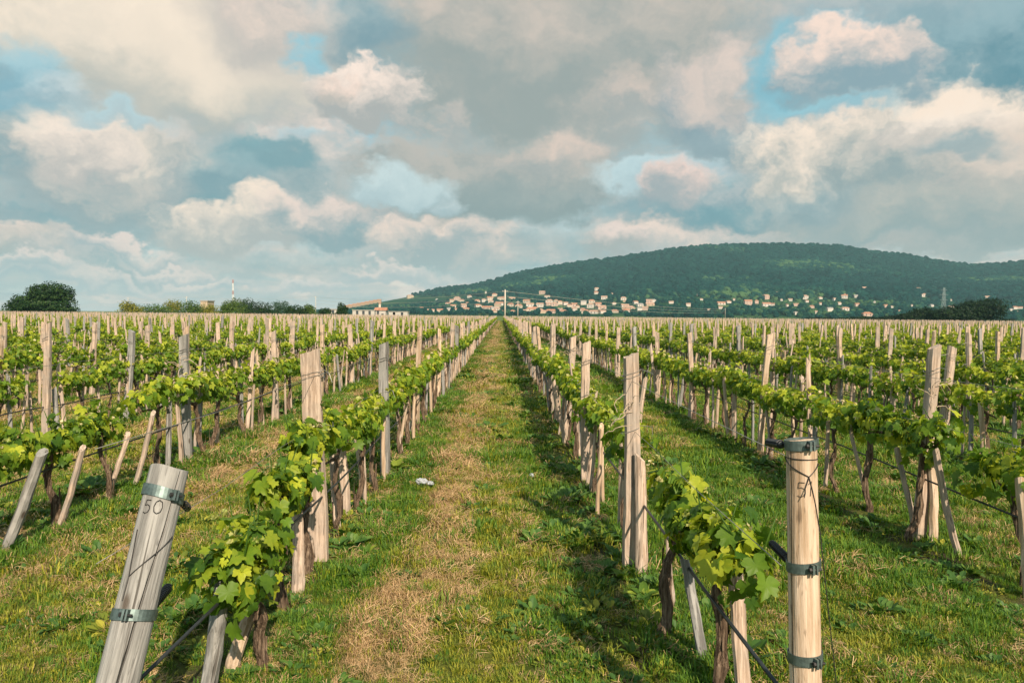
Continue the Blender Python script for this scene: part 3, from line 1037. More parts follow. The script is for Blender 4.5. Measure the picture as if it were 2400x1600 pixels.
for (side, k, x, y, L, w, zl, zh, n, lab) in HAND_VINES:
    root = empty('grape_vine', (x, y, 0), lab, 'vine', 'grape vines in the rows')
    link('trunk', trunk_mesh(rl.randrange(9999), zl + 0.12, 0.2, rl.uniform(.018, .029), 12, L * .3), root)
    for s in (-1, 1):                                              # green canes that carry the leaves
        for j in range(3):
            mb = MB()
            p = Vector((0, s * L * (.08 + .13 * j), zl + .12))
            q = p + Vector((rl.uniform(-.15, .15), s * .06, (zh - zl) * .9))
            mid = (p + q) / 2 + Vector((rl.uniform(-.05, .05), rl.uniform(-.05, .05), 0))
            mb.tube([p, mid, q], [.006, .005, .003], 5)
            mb.build('cane', M['leaf_mid'], root, True)
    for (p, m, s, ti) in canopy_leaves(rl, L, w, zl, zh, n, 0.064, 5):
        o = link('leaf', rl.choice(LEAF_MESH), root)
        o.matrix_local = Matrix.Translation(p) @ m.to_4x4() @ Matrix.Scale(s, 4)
    for j in range(9):
        o = link('shoot_tip', rl.choice(TIP_MESH), root)
        o.location = (rl.uniform(-w, w), rl.uniform(-.5, .5) * L, zl + (zh - zl) * rl.uniform(.55, 1.08))
        o.rotation_euler = (rl.uniform(-.5, .5), rl.uniform(-.5, .5), rl.uniform(0, 6.28))
        sc = rl.uniform(.016, .028)
        o.scale = (sc, sc, sc)

near_vi, far_vi = nearest(vines, 289)
cnt = {}
for i, (side, k, x, y) in enumerate(sorted(near_vi, key=lambda p: p[3])):
    cnt[(side, k)] = cnt.get((side, k), 0) + 1
    n = cnt[(side, k)] + sum(1 for h in HAND_VINES if (h[0], h[1]) == (side, k))
    root = empty('grape_vine', (x, y, 0), 'leafy grape vine, %s from the front in the %s' % (ordinal(n), row_name(side, k)), 'vine', 'grape vines in the rows')
    root.rotation_euler = (0, 0, rs.choice([0, math.pi]) + rs.uniform(-.12, .12))
    sc = rs.uniform(.92, 1.1)
    root.scale = (sc, sc, rs.uniform(.95, 1.06))
    link('trunk', rs.choice(TRUNK_MESH), root)
    tag(link('foliage', rs.choice(FOL_MESH), root), kind='stuff')

# everything farther off, as one mass per kind
def far_scatter(name, protos, lst, tilt, szv):
    n = len(lst)
    rng = np.random.default_rng(len(name))
    pts = np.array([(p[2], p[3], 0.0) for p in lst])
    rot = np.stack([rng.normal(0, tilt, n), rng.normal(0, tilt, n), rng.choice([0, math.pi], n) + rng.uniform(-.4, .4, n)], -1)
    s = rng.uniform(1 - szv, 1 + szv, (n, 1)) * (np.array([[.78, .78, 1.0]]) if 's' in name[-2:] and ('posts' in name or 'stakes' in name) else np.ones((1, 3)))
    if 'stakes' in name:
        s[:, 2] *= np.where(rng.random(n) < .15, rng.uniform(1.15, 1.6, n), 1.0)
    return scatter(name, protos, pts, rng.integers(0, len(protos), n), rot, s)


far_scatter('distant_posts', [proto('p', m) for m in POST_MESH], far_po, .03, .06)
far_scatter('distant_stakes', [proto('s', m) for m in STAKE_MESH], far_st, .06, .08)
rng0 = np.random.default_rng(4)
far_scatter('distant_vines', [proto('v', m) for m in FOL_FAR], far_vi, .03, .12)
far_scatter('distant_vine_trunks', [proto('t', m) for m in TRUNK_FAR], far_vi, .05, .1)

# ------------------------------------------------------------------ drip hoses and trellis wires, one per row
rw = random.Random(21)


def line_along(x, y0, y1, z, sag, r, step=1.1):
    pts = []
    y = y0
    i = 0
    while y < y1:
        pts.append((x + rw.uniform(-.015, .015), y, z + rw.uniform(-sag, sag)))
        y += step * (1 if y < 25 else 3)
        i += 1
    return pts


for (side, k, x) in ROWS:
    if k > 9:
        continue
    y0 = max(END_Y - .1, abs(x) * 1.2)
    mb = MB()
    mb.tube(line_along(x + .03, y0, 110, 0.50, .022, .008), .0085, 6)
    o = mb.build('drip_hose', M['rubber'], None, True)
    tag(o, 'black drip hose slung along the %s' % row_name(side, k), 'hose', 'drip hoses along the rows')
    if k < 4:
        for z, nm in ((1.0, 'lower'), (1.38, 'upper')):
            mb = MB()
            mb.tube(line_along(x - .03, y0, 60, z, .012, .002), .0018, 4)
            o = mb.build('trellis_wire', M['wire'], None, True)
            tag(o, '%s thin steel trellis wire running along the %s' % (nm, row_name(side, k)), 'wire', 'trellis wires along the rows')


# ------------------------------------------------------------------ the two numbered end posts
def round_post_mesh(seed, r0, r1, h, mat, cracks, bury=.15):
    """a peeled round post; cracks: list of (angle at foot, angle at head, depth, width)"""
    r = random.Random(seed)
    segs = 22
    vs_, fs = [], []
    n = None
    (a0, a1, dep, wd) = cracks[0]
    extra = cracks[1:]
    NB = 34
    rel = [(wd * 1.4 + (2 * math.pi - wd * 2.8) * k / NB, None) for k in range(NB + 1)]
    for (b0, b1, dp, w_) in extra:                        # finer splits ride along with the main one
        c_ = (b0 - a0) % (2 * math.pi)
        rel = [(q, e) for (q, e) in rel if abs(q - c_) > w_ * 1.3]
        rel += [(c_ - w_, 0.995), (c_, 1 - dp), (c_ + w_, 0.995)]
    rel += [(0.0, 1 - dep), (2 * math.pi - wd, 0.99), (wd, 0.99)]
    rel.sort()
    for i in range(segs + 1):
        f = i / segs
        z = -bury + (h + bury) * f
        rad = r0 + (r1 - r0) * f
        sw = a0 + (a1 - a0) * f + 0.05 * math.sin(f * 9 + a0 * 3) + r.uniform(-.02, .02)
        for (q0, e) in rel:
            a = sw + q0
            lum = 1 + 0.010 * math.sin(3 * a + 1.3 + f * 2) + 0.006 * math.sin(5 * a + 7 * f)
            q = 1.0 if e is None else e
            vs_.append((math.cos(a) * rad * q * lum, math.sin(a) * rad * q * lum, z + (0.006 * math.sin(2 * a) if i == segs else 0)))
        n = len(rel)
    for i in range(segs):
        for k in range(n):
            k2 = (k + 1) % n
            fs.append((i * n + k, i * n + k2, (i + 1) * n + k2, (i + 1) * n + k))
    fs.append(tuple(segs * n + k for k in range(n)))
    mb = MB()
    mb.add(vs_, fs)
    return mb.mesh('shaft', mat)


def on_post(rad_at, u, z, off=0.0):
    """point on the post's skin: u metres to the right of the line facing the camera (-Y side)"""
    r_ = rad_at(z)
    a = -math.pi / 2 + u / r_
    return Vector((math.cos(a) * (r_ + off), math.sin(a) * (r_ + off), z))


def strokes(mb, rad_at, polys, u0, z0, s, thick):
    for poly in polys:
        pts = []
        for i in range(len(poly) - 1):
            a, b = poly[i], poly[i + 1]
            for j in range(3):
                f = j / 3
                pts.append(on_post(rad_at, u0 + s * (a[0] + (b[0] - a[0]) * f), z0 + s * (a[1] + (b[1] - a[1]) * f), thick * .3 + .0016))
        pts.append(on_post(rad_at, u0 + s * poly[-1][0], z0 + s * poly[-1][1], thick * .3 + .0016))
        mb.tube(pts, thick, 4)


DIGIT5 = [[(.42, .98), (.05, 1.0)], [(.06, 1.0), (.02, .58), (.2, .66), (.38, .56), (.44, .34), (.34, .1), (.14, .0), (-.04, .1)]]
DIGIT0 = [[(.3, 1.0), (.1, .86), (.0, .5), (.08, .12), (.28, .0), (.5, .14), (.58, .5), (.52, .86), (.3, 1.0), (.18, .9)]]
DIGIT1 = [[(.0, .78), (.22, 1.0), (.16, .5), (.12, .0)]]


def band(root, rad_at, z, tilt=0.0, bolt_u=0.0, w=.026):
    mb = MB()
    n = 36
    vs_, fs = [], []
    for i in range(n):
        a = 2 * math.pi * i / n
        r_ = rad_at(z) * 1.05
        zz = z + tilt * math.cos(a)
        vs_ += [(math.cos(a) * r_, math.sin(a) * r_, zz - w / 2), (math.cos(a) * r_, math.sin(a) * r_, zz + w / 2),
                (math.cos(a) * (r_ + .003), math.sin(a) * (r_ + .003), zz + w / 2), (math.cos(a) * (r_ + .003), math.sin(a) * (r_ + .003), zz - w / 2)]
    for i in range(n):
        j = (i + 1) % n
        for k in range(4):
            k2 = (k + 1) % 4
            fs.append((i * 4 + k, j * 4 + k, j * 4 + k2, i * 4 + k2))
    mb.add(vs_, fs)
    b = mb.build('clamp_band', M['steel'], root)
    mb = MB()
    c = on_post(lambda q: rad_at(q) * 1.05, bolt_u, z + tilt * math.cos(-math.pi / 2 + bolt_u / rad_at(z)), .012)
    a = -math.pi / 2 + bolt_u / rad_at(z)
    m = Matrix.Rotation(a + math.pi / 2, 3, 'Z')
    mb.box(c, (.008, .022, w * .95), m)
    mb.box(c + m @ Vector((.012, -.001, 0)), (.006, .02, w * .95), m)
    mb.build('clamp_lug', M['steel'], b)
    mb = MB()
    mb.tube([c + m @ Vector((-.012, -.004, 0)), c + m @ Vector((.03, -.004, 0))], .0042, 8)
    mb.tube([c + m @ Vector((-.014, -.004, 0)), c + m @ Vector((-.006, -.004, 0))], .008, 6)
    mb.build('bolt', M['dark_steel'], b)
    return b


def spring(root, p0, p1, r_=.012, turns=15, name='tension_spring', mat='rubber'):
    mb = MB()
    p0, p1 = Vector(p0), Vector(p1)
    d = (p1 - p0)
    a = d.normalized().orthogonal().normalized()
    b = d.normalized().cross(a)
    pts = []
    n = turns * 10
    for i in range(n + 1):
        th = 2 * math.pi * i / 10
        q = i / n
        rr_ = r_ * (1 if .06 < q < .94 else .6)
        pts.append(p0 + d * q + (a * math.cos(th) + b * math.sin(th)) * rr_)
    mb.tube(pts, r_ * .2, 5)
    mb.tube([p0, p1], r_ * .55, 8)
    return mb.build(name, M[mat], root, True)


def end_post_frame(top, low, name, label):
    d = top - low
    foot = low - d * (low.z / d.z)
    root = empty(name, foot, label, 'post', 'numbered end posts')
    zax = d.normalized()
    toc = Vector((0, 0, EYE)) - (foot + d * .8)
    yax = -(toc - zax * toc.dot(zax)).normalized()        # local -Y looks at the photographer
    xax = yax.cross(zax)
    root.rotation_mode = 'QUATERNION'
    root.rotation_quaternion = Matrix((xax, yax, zax)).transposed().to_quaternion()
    return root, (top - foot).length, foot, Matrix((xax, yax, zax)).transposed()


# post 51: upright, pale, three steel bands
top51, low51 = at(1878, 1034, 2.52), at(1888, 1600, 2.49)
p51, h51, foot51, rot51 = end_post_frame(top51, low51, 'end_post', 'upright pale round end post numbered 51 with three steel clamp bands')
ra51 = lambda z: .0545 - .004 * z / h51
link('shaft', round_post_mesh(3, .0545, .0505, h51, M['wood_fresh'], [(R(-90) - .84, R(-90) - .80, .36, .055), (R(60), R(70), .2, .04)]), p51)


def z_on(root_foot, rotm, px, py, Y):
    v = rotm.transposed() @ (at(px, py, Y) - root_foot)
    return v


for (py, ti, bu) in ((1046, .004, .022), (1332, .006, .024), (1546, .003, .030)):
    v = z_on(foot51, rot51, 1883, py, 2.46)
    band(p51, ra51, v.z, ti, bu, .034)
mb = MB()
v = z_on(foot51, rot51, 1880, 1142, 2.46)
strokes(mb, ra51, DIGIT5, -.012, v.z - .034, .05, .0010)
strokes(mb, ra51, DIGIT1, .020, v.z - .030, .05, .0010)
mb.build('written_number', M['pencil'], p51)
mb = MB()
z1 = z_on(foot51, rot51, 1880, 1085, 2.46).z
for (ua, za, ub, zb) in ((-.072, .012, .075, .008), (-.075, .008, .022, -.048), (.022, -.048, .070, -.008), (.022, -.048, .010, -.085)):
    mb.tube([on_post(ra51, ua + (ub - ua) * i / 8, z1 + za + (zb - za) * i / 8, .002) for i in range(9)], .0019, 5)
mb.tube([on_post(ra51, .010, z1 - .085, .002), on_post(ra51, .008, z1 - .10, .014), on_post(ra51, .004, z1 - .115, .02)], .0016, 4)
tl = [on_post(ra51, .022 + .05 * min(1, i / 4), z1 - .048 - .05 * i, .002 + (.0 if i < 4 else .003 * (i - 3))) for i in range(6)]
tl += [tl[-1] + Vector((.012 * i, .02 * i, -.14 * i)) for i in range(1, 7)]
mb.tube(tl, .0018, 5)
mb.build('tie_wire', M['dark_steel'], p51)
for (a, b) in (((1832, 1041), (1800, 1036)), ((1846, 1310), (1808, 1272))):
    q0 = rot51.transposed() @ (at(*a, 2.54) - foot51)
    q1 = rot51.transposed() @ (at(*b, 2.74) - foot51)
    spring(p51, q0, q1, .0135, 18)
# post 50: leaning, grey, split, two bands
top50, low50 = at(397, 1098, 2.78), at(276, 1600, 2.50)
p50, h50, foot50, rot50 = end_post_frame(top50, low50, 'end_post', 'grey split end post numbered 50 leaning right, with two steel clamp bands')
ra50 = lambda z: .0690 - .001 * z / h50
link('shaft', round_post_mesh(8, .0690, .0680, h50, M['wood_grey'], [(R(-90) - .62, R(-90) + .62, .42, .075), (R(-90) - .1, R(-90) - .42, .10, .02), (R(20), R(40), .2, .04)]), p50)
for (px, py, ti, bu, w) in ((385, 1150, -.012, .030, .040), (308, 1437, .003, -.028, .038)):
    v = z_on(foot50, rot50, px, py, 2.64)
    band(p50, ra50, v.z, ti, bu, w)
mb = MB()
v = z_on(foot50, rot50, 358, 1186, 2.66)
strokes(mb, ra50, DIGIT5, v.x - .030, v.z - .026, .048, .0017)
strokes(mb, ra50, DIGIT0, v.x + .004, v.z - .024, .048, .0017)
mb.build('written_number', M['pencil'], p50)
mb = MB()
zt = z_on(foot50, rot50, 330, 1310, 2.6).z
for (ua, za, ub, zb) in ((-.062, .10, -.048, -.06), (-.048, -.06, .075, .09), (-.048, -.06, -.050, -.14)):
    mb.tube([on_post(ra50, ua + (ub - ua) * i / 8, zt + za + (zb - za) * i / 8, .0032) for i in range(9)], .0020, 5)
mb.build('tie_wire', M['dark_steel'], p50)
q0 = rot50.transposed() @ (at(352, 1425, 2.66) - foot50)
q1 = rot50.transposed() @ (at(396, 1374, 2.90) - foot50)
spring(p50, q0, q1, .0165, 15)
q0 = rot50.transposed() @ (at(428, 1178, 2.80) - foot50)
q1 = rot50.transposed() @ (at(442, 1192, 2.92) - foot50)
spring(p50, q0, q1, .013, 4, 'wire_strainer')


# ------------------------------------------------------------------ grass and weeds
def blade(mb, r, base, h, w, bend, az, tint):
    d = Vector((math.cos(az), math.sin(az), 0))
    s = Vector((-math.sin(az), math.cos(az), 0)) * w
    p0 = base
    p1 = base + d * bend * .35 * h + Vector((0, 0, h * .6))
    p2 = base + d * bend * h + Vector((0, 0, h * (1 - .3 * bend)))
    mb.add([p0 - s, p0 + s, p1 + s * .8, p1 - s * .8, p2], [(0, 1, 2, 3), (3, 2, 4)], 0, tint)


def clump(seed, n, rad, h, w, mat, bend=(.2, .9), flat=0.0):
    r = random.Random(seed)
    mb = MB()
    for i in range(n):
        a, q = r.random() * 6.28, rad * math.sqrt(r.random())
        hh = h * r.uniform(.45, 1.15) * (1 - .3 * q / rad)
        base = Vector((math.cos(a) * q, math.sin(a) * q, -.01))
        az = a + r.uniform(-1.4, 1.4)
        if r.random() < flat:
            d = Vector((math.cos(az), math.sin(az), 0))
            p0 = base + Vector((0, 0, r.uniform(.01, .05)))
            ln = hh * 1.6
            p1 = p0 + d * ln * .5 + Vector((0, 0, r.uniform(.0, .04)))
            p2 = p0 + d * ln + Vector((0, 0, r.uniform(-.03, .02)))
            s = Vector((-d.y, d.x, .4)) * w
            mb.add([p0 - s, p0 + s, p1 + s, p1 - s, p2], [(0, 1, 2, 3), (3, 2, 4)], 0, r.random())
        else:
            blade(mb, r, base, hh, w, r.uniform(*bend), az, r.random())
    return mb.mesh('clump', mat)


def weed(seed, n, rad, size, mat):
    r = random.Random(seed)
    mb = MB()
    for i in range(n):
        az = r.random() * 6.28
        tilt = r.uniform(.2, 1.1)
        ln = size * r.uniform(.6, 1.2)
        d = Vector((math.cos(az) * math.cos(tilt), math.sin(az) * math.cos(tilt), math.sin(tilt)))
        s = Vector((-math.sin(az), math.cos(az), 0)) * ln * .24
        q = rad * math.sqrt(r.random())
        b = Vector((math.cos(az) * q, math.sin(az) * q, r.uniform(0, .03)))
        mb.add([b, b + d * ln * .45 + s, b + d * ln * .8 + s * .7 + Vector((0, 0, -.1 * ln)), b + d * ln + Vector((0, 0, -.2 * ln)), b + d * ln * .8 - s * .7 + Vector((0, 0, -.1 * ln)), b + d * ln * .45 - s],
               [(0, 1, 2, 3), (0, 3, 4, 5)], 0, r.random())
    return mb.mesh('weed', mat)


G = mat_leaf('grass_green', ((0.016, 0.068, 0.007), (0.075, 0.185, 0.013), (0.26, 0.35, 0.028)), True, .3, gloss=.25)
GY = mat_leaf('grass_yellowing', ((0.055, 0.10, 0.010), (0.21, 0.25, 0.022), (0.52, 0.46, 0.06)), True, .3, gloss=.25)
GS = mat_leaf('straw', ((0.18, 0.11, 0.045), (0.42, 0.275, 0.13), (0.68, 0.50, 0.29)), True, .15, gloss=.2)
GW = mat_leaf('weed_leaf', ((0.022, 0.075, 0.014), (0.055, 0.14, 0.02), (0.15, 0.24, 0.04)), True, .3, gloss=.25)
GP = [clump(1, 46, .09, .085, .0028, G), clump(2, 46, .09, .105, .0030, G), clump(3, 46, .09, .07, .0030, GY), clump(4, 42, .09, .09, .0032, GY),
      clump(5, 60, .11, .085, .0017, GS, (.5, 1.3), .75), clump(6, 60, .12, .10, .0019, GS, (.5, 1.3), .6), weed(7, 22, .06, .085, GW), weed(8, 26, .08, .06, GW), weed(9, 18, .07, .06, GY)]
GPROTO = [proto('g', m) for m in GP]


def scatter_grass():
    rng = np.random.default_rng(77)
    P, K, RT, S = [], [], [], []
    for (y0, y1, dens, sc, xlim) in ((1.7, 5.0, 420, .85, None), (5.0, 9.0, 200, 1.1, None), (9.0, 17.0, 80, 1.6, None), (17, 45, 16, 2.8, None), (45, 110, 2.2, 4.5, None), (45, 225, 14, 2.6, (-1.6, 1.4))):
        half = .80
        n = int(dens * half * (y1 ** 2 - y0 ** 2)) if xlim is None else int(dens * (xlim[1] - xlim[0]) * (y1 - y0))
        if xlim is None:
            y = np.sqrt(rng.uniform(y0 ** 2, y1 ** 2, n))
            x = rng.uniform(-half, half, n) * y + .015 * y
        else:
            y = rng.uniform(y0, y1, n)
            x = rng.uniform(*xlim, n)
        xw = x + (vnoise(x, y, .9, 3) - .5) * .35
        f = np.where(xw > -.17, xw - .98, xw + 1.33)
        f = (f + 1.27) % 2.54 - 1.27
        big, med = vnoise(x, y, .45, 8), vnoise(x, y, 1.7, 9) * .65 + vnoise(x, y, 5.1, 19) * .35
        u = rng.random(n)
        strip = np.clip((f - .46) / .16, 0, 1) * np.clip((1.12 - f) / .32, 0, 1)
        patch = np.where(x > 1.0, .30, np.where(x < -1.4, 1.0, 1.9))
        p_straw = patch * strip * np.clip((big * .6 + med * .6 - .30) * 1.7, 0, .50) + np.clip((med - .72) * 3.0, 0, .6) * .6 * patch + np.where(x > 1.0, .06, np.where(x < -1.4, .12, .09))
        p_straw = np.minimum(p_straw, .30 + .45 * vnoise(x, y, 3.1, 31))
        green = np.exp(-((f - .22) / .27) ** 2) + .55 * np.exp(-((f + .45) / .3) ** 2) + np.clip((big - .62) * 2.5, 0, .6)
        weedp = .30 * np.exp(-((f + .2) / .25) ** 2) + .16 * np.clip((.38 - med) * 4, 0, 1) + .03
        k = np.where(u < p_straw, 4 + rng.integers(0, 2, n), 0)
        rest = u >= p_straw
        u2 = rng.random(n)
        kk = np.where(u2 < weedp, 6 + rng.integers(0, 3, n), np.where(rng.random(n) < np.clip(green + np.where(x > 1.0, .45, np.where(x < -1.4, .22, .06)), .15, .95), rng.integers(0, 2, n), 2 + rng.integers(0, 2, n)))
        k = np.where(rest, kk, k)
        bare = (np.abs(f + .14) < .16) & (rng.random(n) < .62)
        keep = ~bare
        x, y, k = x[keep], y[keep], k[keep]
        m = len(x)
        P.append(np.stack([x, y, ground_z(x, y)], -1))
        K.append(k)
        RT.append(np.stack([rng.normal(0, .1, m), rng.normal(0, .1, m), rng.uniform(0, 6.28, m)], -1))
        hs_ = sc * (.55 + .6 * vnoise(x, y, 2.3, 12)) * rng.uniform(.7, 1.3, m) * np.where((k == 4) | (k == 5), .92, np.where(rng.random(m) < .07, 1.6, 1.0))
        S.append(np.stack([hs_, hs_, np.minimum(hs_, 1.9) * np.where(k >= 4, .9, 1.0)], -1))
    o = scatter('grass', GPROTO, np.concatenate(P), np.concatenate(K), np.concatenate(RT), np.concatenate(S))
    tag(o, 'mown green and straw coloured grass between the vine rows', 'grass')


scatter_grass()


# a few larger broad-leaved weeds one can pick out
def dock_leaf(seed):
    r = random.Random(seed)
    mb = MB()
    vs_, fs = [], []
    for i in range(6):
        f = i / 5
        wv_ = .17 * math.sin(math.pi * min(1, f * .93 + .05)) ** .8
        y, z = f * .8, .55 * f - .45 * f * f
        vs_ += [(-wv_, y, z + .05), (0, y, z), (wv_, y, z + .05)]
    for i in range(5):
        b = i * 3
        fs += [(b, b + 1, b + 4, b + 3), (b + 1, b + 2, b + 5, b + 4)]
    mb.add(vs_, fs)
    return mb.mesh('leaf', DOCK, True)


DOCK = mat_leaf('dock_leaf', ((0.05, 0.12, 0.015), (0.11, 0.20, 0.02), (0.24, 0.31, 0.04)), False, .35)
DL = [dock_leaf(i) for i in range(2)]
rd = random.Random(3)
for (px, py, Y, sz, lab) in ((1507, 1425, 4.75, .17, 'broad-leaved green weed at the shaded foot of the first right row'), (1455, 1372, 5.1, .15, 'small broad-leaved weed left of the first right row, nearer the path'),
                             (925, 1092, 8.6, .26, 'large dark-leaved weed at the foot of the first left row'), (860, 1290, 5.6, .15, 'bright broad-leaved weed right of the wide board post'), (1478, 1530, 3.95, .12, 'low leafy weed in the tall grass right of the path'),
                             (700, 1500, 4.1, .10, 'small leafy weed at the near foot of the first left row')):
    p = at(px, py, Y)
    root = empty('dock_weed', (p.x, Y, 0), lab, 'weed', 'broad-leaved weeds')
    for k in range(11):
        o = link('leaf', rd.choice(DL), root)
        o.rotation_euler = (rd.uniform(-.1, .8), 0, k * 2.4 + rd.uniform(-.3, .3))
        q = sz * rd.uniform(.65, 1.1)
        o.scale = (q, q, q)


# ------------------------------------------------------------------ litter
def litter(seed, loc, s, label):
    r = random.Random(seed)
    mb = MB()
    n, m = 14, 9
    vs_, fs = [], []
    for j in range(m + 1):
        ph = math.pi * j / m
        for i in range(n):
            th = 2 * math.pi * i / n
            q = 1 + .45 * mnoise.noise(Vector((math.cos(th) * 2 + seed, math.sin(th) * 2, ph * 2))) + r.uniform(-.12, .12)
            vs_.append((math.cos(th) * math.sin(ph) * q * s[0], math.sin(th) * math.sin(ph) * q * s[1], s[2] * .7 + math.cos(ph) * q * s[2]))
    for j in range(m):
        for i in range(n):
            i2 = (i + 1) % n
            fs.append((j * n + i, (j + 1) * n + i, (j + 1) * n + i2, j * n + i2))
    mb.add(vs_, fs)
    o = mb.build('plastic_bag', M['plastic'], None, False, loc)
    tag(o, label, 'litter', 'plastic litter on the path')


pl = at(988, 1140, 7.9)
litter(3, (pl.x, 7.9, .03), (.062, .036, .034), 'larger crumpled white plastic bag on grass left of the straw strip')
litter(5, (pl.x + .10, 7.86, .03), (.036, .024, .022), 'small torn white plastic scrap touching the larger bag')
pl = at(1246, 1120, 8.3)
litter(9, (pl.x, 8.3, .03), (.03, .025, .02), 'pale plastic scrap lying on the right side of the grass path')


# ------------------------------------------------------------------ trees at the edge of the field
def tree_leaf_mat(name, a, b, c):
    return mat_leaf(name, (a, b, c), True, .3, gloss=.15)


TL_DARK = tree_leaf_mat('dark_tree_leaf', (0.006, 0.022, 0.008), (0.014, 0.045, 0.012), (0.045, 0.09, 0.018))
TL_BLACK = tree_leaf_mat('shaded_evergreen_leaf', (0.003, 0.013, 0.006), (0.007, 0.024, 0.010), (0.022, 0.05, 0.014))
TL_MID = tree_leaf_mat('green_tree_leaf', (0.025, 0.06, 0.014), (0.06, 0.12, 0.022), (0.13, 0.19, 0.035))
TL_YEL = tree_leaf_mat('yellow_green_tree_leaf', (0.09, 0.11, 0.015), (0.20, 0.21, 0.03), (0.36, 0.33, 0.05))
TL_BLUE = tree_leaf_mat('blue_green_tree_leaf', (0.02, 0.055, 0.03), (0.045, 0.10, 0.055), (0.09, 0.15, 0.08))


def tree(name, base, lobes, mat, n, leaf, label, trunk_h, trunk_r, group=None, cat='tree', seed=1):
    """lobes: (dx, dy, dz, rx, ry, rz) relative to the foot"""
    r = random.Random(seed)
    root = empty(name, base, label, cat, group)
    mb = MB()
    mb.tube([(0, 0, -.3), (.05 * trunk_h, 0, trunk_h * .5), (0, .04 * trunk_h, trunk_h)], [trunk_r * 1.4, trunk_r, trunk_r * .7], 8, rough=.12, rng=r)
    for l in lobes:
        c = Vector(l[:3])
        s = Vector((0, 0, trunk_h * r.uniform(.5, .95)))
        mid = s.lerp(c, .5) + Vector((r.uniform(-.3, .3), r.uniform(-.3, .3), .2))
        mb.tube([s, mid, c], [trunk_r * .5, trunk_r * .32, trunk_r * .12], 6)
    mb.build('trunk', M['bark'], root)
    mb = MB()
    vol = [l[3] * l[4] * l[5] for l in lobes]
    for i in range(n):
        l = r.choices(lobes, vol)[0]
        u = Vector((r.gauss(0, 1), r.gauss(0, 1), r.gauss(0, 1))).normalized()
        cl = mnoise.noise(Vector((u.x * 2.6 + l[0], u.y * 2.6 + l[1], u.z * 2.6 + l[2])))
        q = (.5 + .5 * math.sqrt(r.random())) * (1 + .45 * cl)
        p = Vector((l[0] + u.x * l[3] * q, l[1] + u.y * l[4] * q, max(.2, l[2] + u.z * l[5] * q)))
        nrm = (u + Vector((r.uniform(-.7, .7), r.uniform(-.7, .7), r.uniform(-.3, .8)))).normalized()
        a = nrm.orthogonal().normalized()
        a = Matrix.Rotation(r.random() * 6.28, 3, nrm) @ a
        b = nrm.cross(a)
        s = leaf * r.uniform(.6, 1.3)
        mb.add([p - a * s, p - b * s * .6, p + a * s, p + b * s * .6], [(0, 1, 2, 3)], 0, min(1, max(0, .45 + .35 * cl + r.uniform(-.3, .35))))
    tag(mb.build('crown', mat, root), kind='stuff')
    return root


def foot(px, Y):
    p = at(px, 740, Y)
    return Vector((p.x, Y, 0))


# large spreading tree on the left skyline
b0 = foot(95, 250)
S = 250 / F_PX
tree('spreading_tree', b0, [(3.5, 0, 7.9, 6.4, 5, 3.3), (6.5, 1, 6.9, 4.3, 4, 2.8), (-4.5, 0, 4.2, 6, 5, 3.0), (-8, 0, 2.6, 4, 4, 2.1), (4, -1, 3.2, 7.5, 5, 2.8), (0, 0, 7.4, 4.5, 4, 3.0),
                            (11.2, 0, 4.9, 1.3, 1.1, .9), (9, 0, 4.6, 1.0, 1, .7), (-1, 0, 3.4, 8, 5, 2.6), (8.5, 0, 2.0, 4, 4, 1.6)], TL_DARK, 15000, .34,
     'large dark spreading tree on the skyline at the far left', 3.2, .45, seed=4)
# shrubs and small trees of the hedge on the left skyline (px centre, top px, half width px)
HEDGE = [(306, 708, 17, 'y', 'small yellow-green tree standing alone right of the large dark tree'),
         (362, 712, 34, 'm', 'low rounded green bush starting the hedge on the left skyline'),
         (403, 703, 16, 'y', 'bright yellow-green bush beside the rounded green bush on the left skyline'),
         (443, 706, 19, 'm', 'green round bush just left of the cream house on the skyline'),
         (487, 712, 22, 'y', 'yellow-green bush in front of the cream house on the skyline'),
         (537, 706, 18, 'm', 'green tree below the red and white mast'),
         (556, 700, 16, 'm', 'taller green tree right of the mast in the skyline hedge'),
         (582, 700, 15, 'd', 'spiky dark green tree in the middle of the skyline hedge'),
         (612, 708, 22, 'd', 'dark green rounded tree closing the dense part of the skyline hedge'),
         (655, 707, 17, 'b', 'lone blue-green windswept tree on the skyline'),
         (697, 716, 17, 'd', 'low dark bush left of the thin pole on the skyline'),
         (722, 714, 13, 'm', 'small green bush under the thin pole on the skyline'),
         (765, 722, 14, 'd', 'low dark bush in front of the small white building'),
         (802, 712, 9, 'd', 'dark pointed tree beside the terracotta terrace')]
MT = {'y': TL_YEL, 'm': TL_MID, 'd': TL_DARK, 'b': TL_BLUE}
for i, (px, ty, hw, kd, lab) in enumerate(HEDGE):
    Y = 262 + (i * 37 % 5) * 7
    b = foot(px, Y)
    topz = at(px, ty, Y).z * 1.12
    w = hw * Y / F_PX * 1.5
    r = random.Random(i + 90)
    lobes = [(r.uniform(-.75, .75) * w, r.uniform(-.3, .3) * w, topz * r.uniform(.35, .68), w * r.uniform(.22, .5), w * .45, topz * r.uniform(.2, .36)) for _ in range(9)]
    lobes.append((0, 0, topz * .66, w * .55, w * .5, topz * .33))
    lobes.append((0, 0, topz * .25, w * 1.15, w * .8, topz * .28))
    tree('hedge_tree', b, lobes, MT[kd], 2100, .26, lab, topz * .5, .12, 'trees and bushes on the left skyline', seed=i + 10)
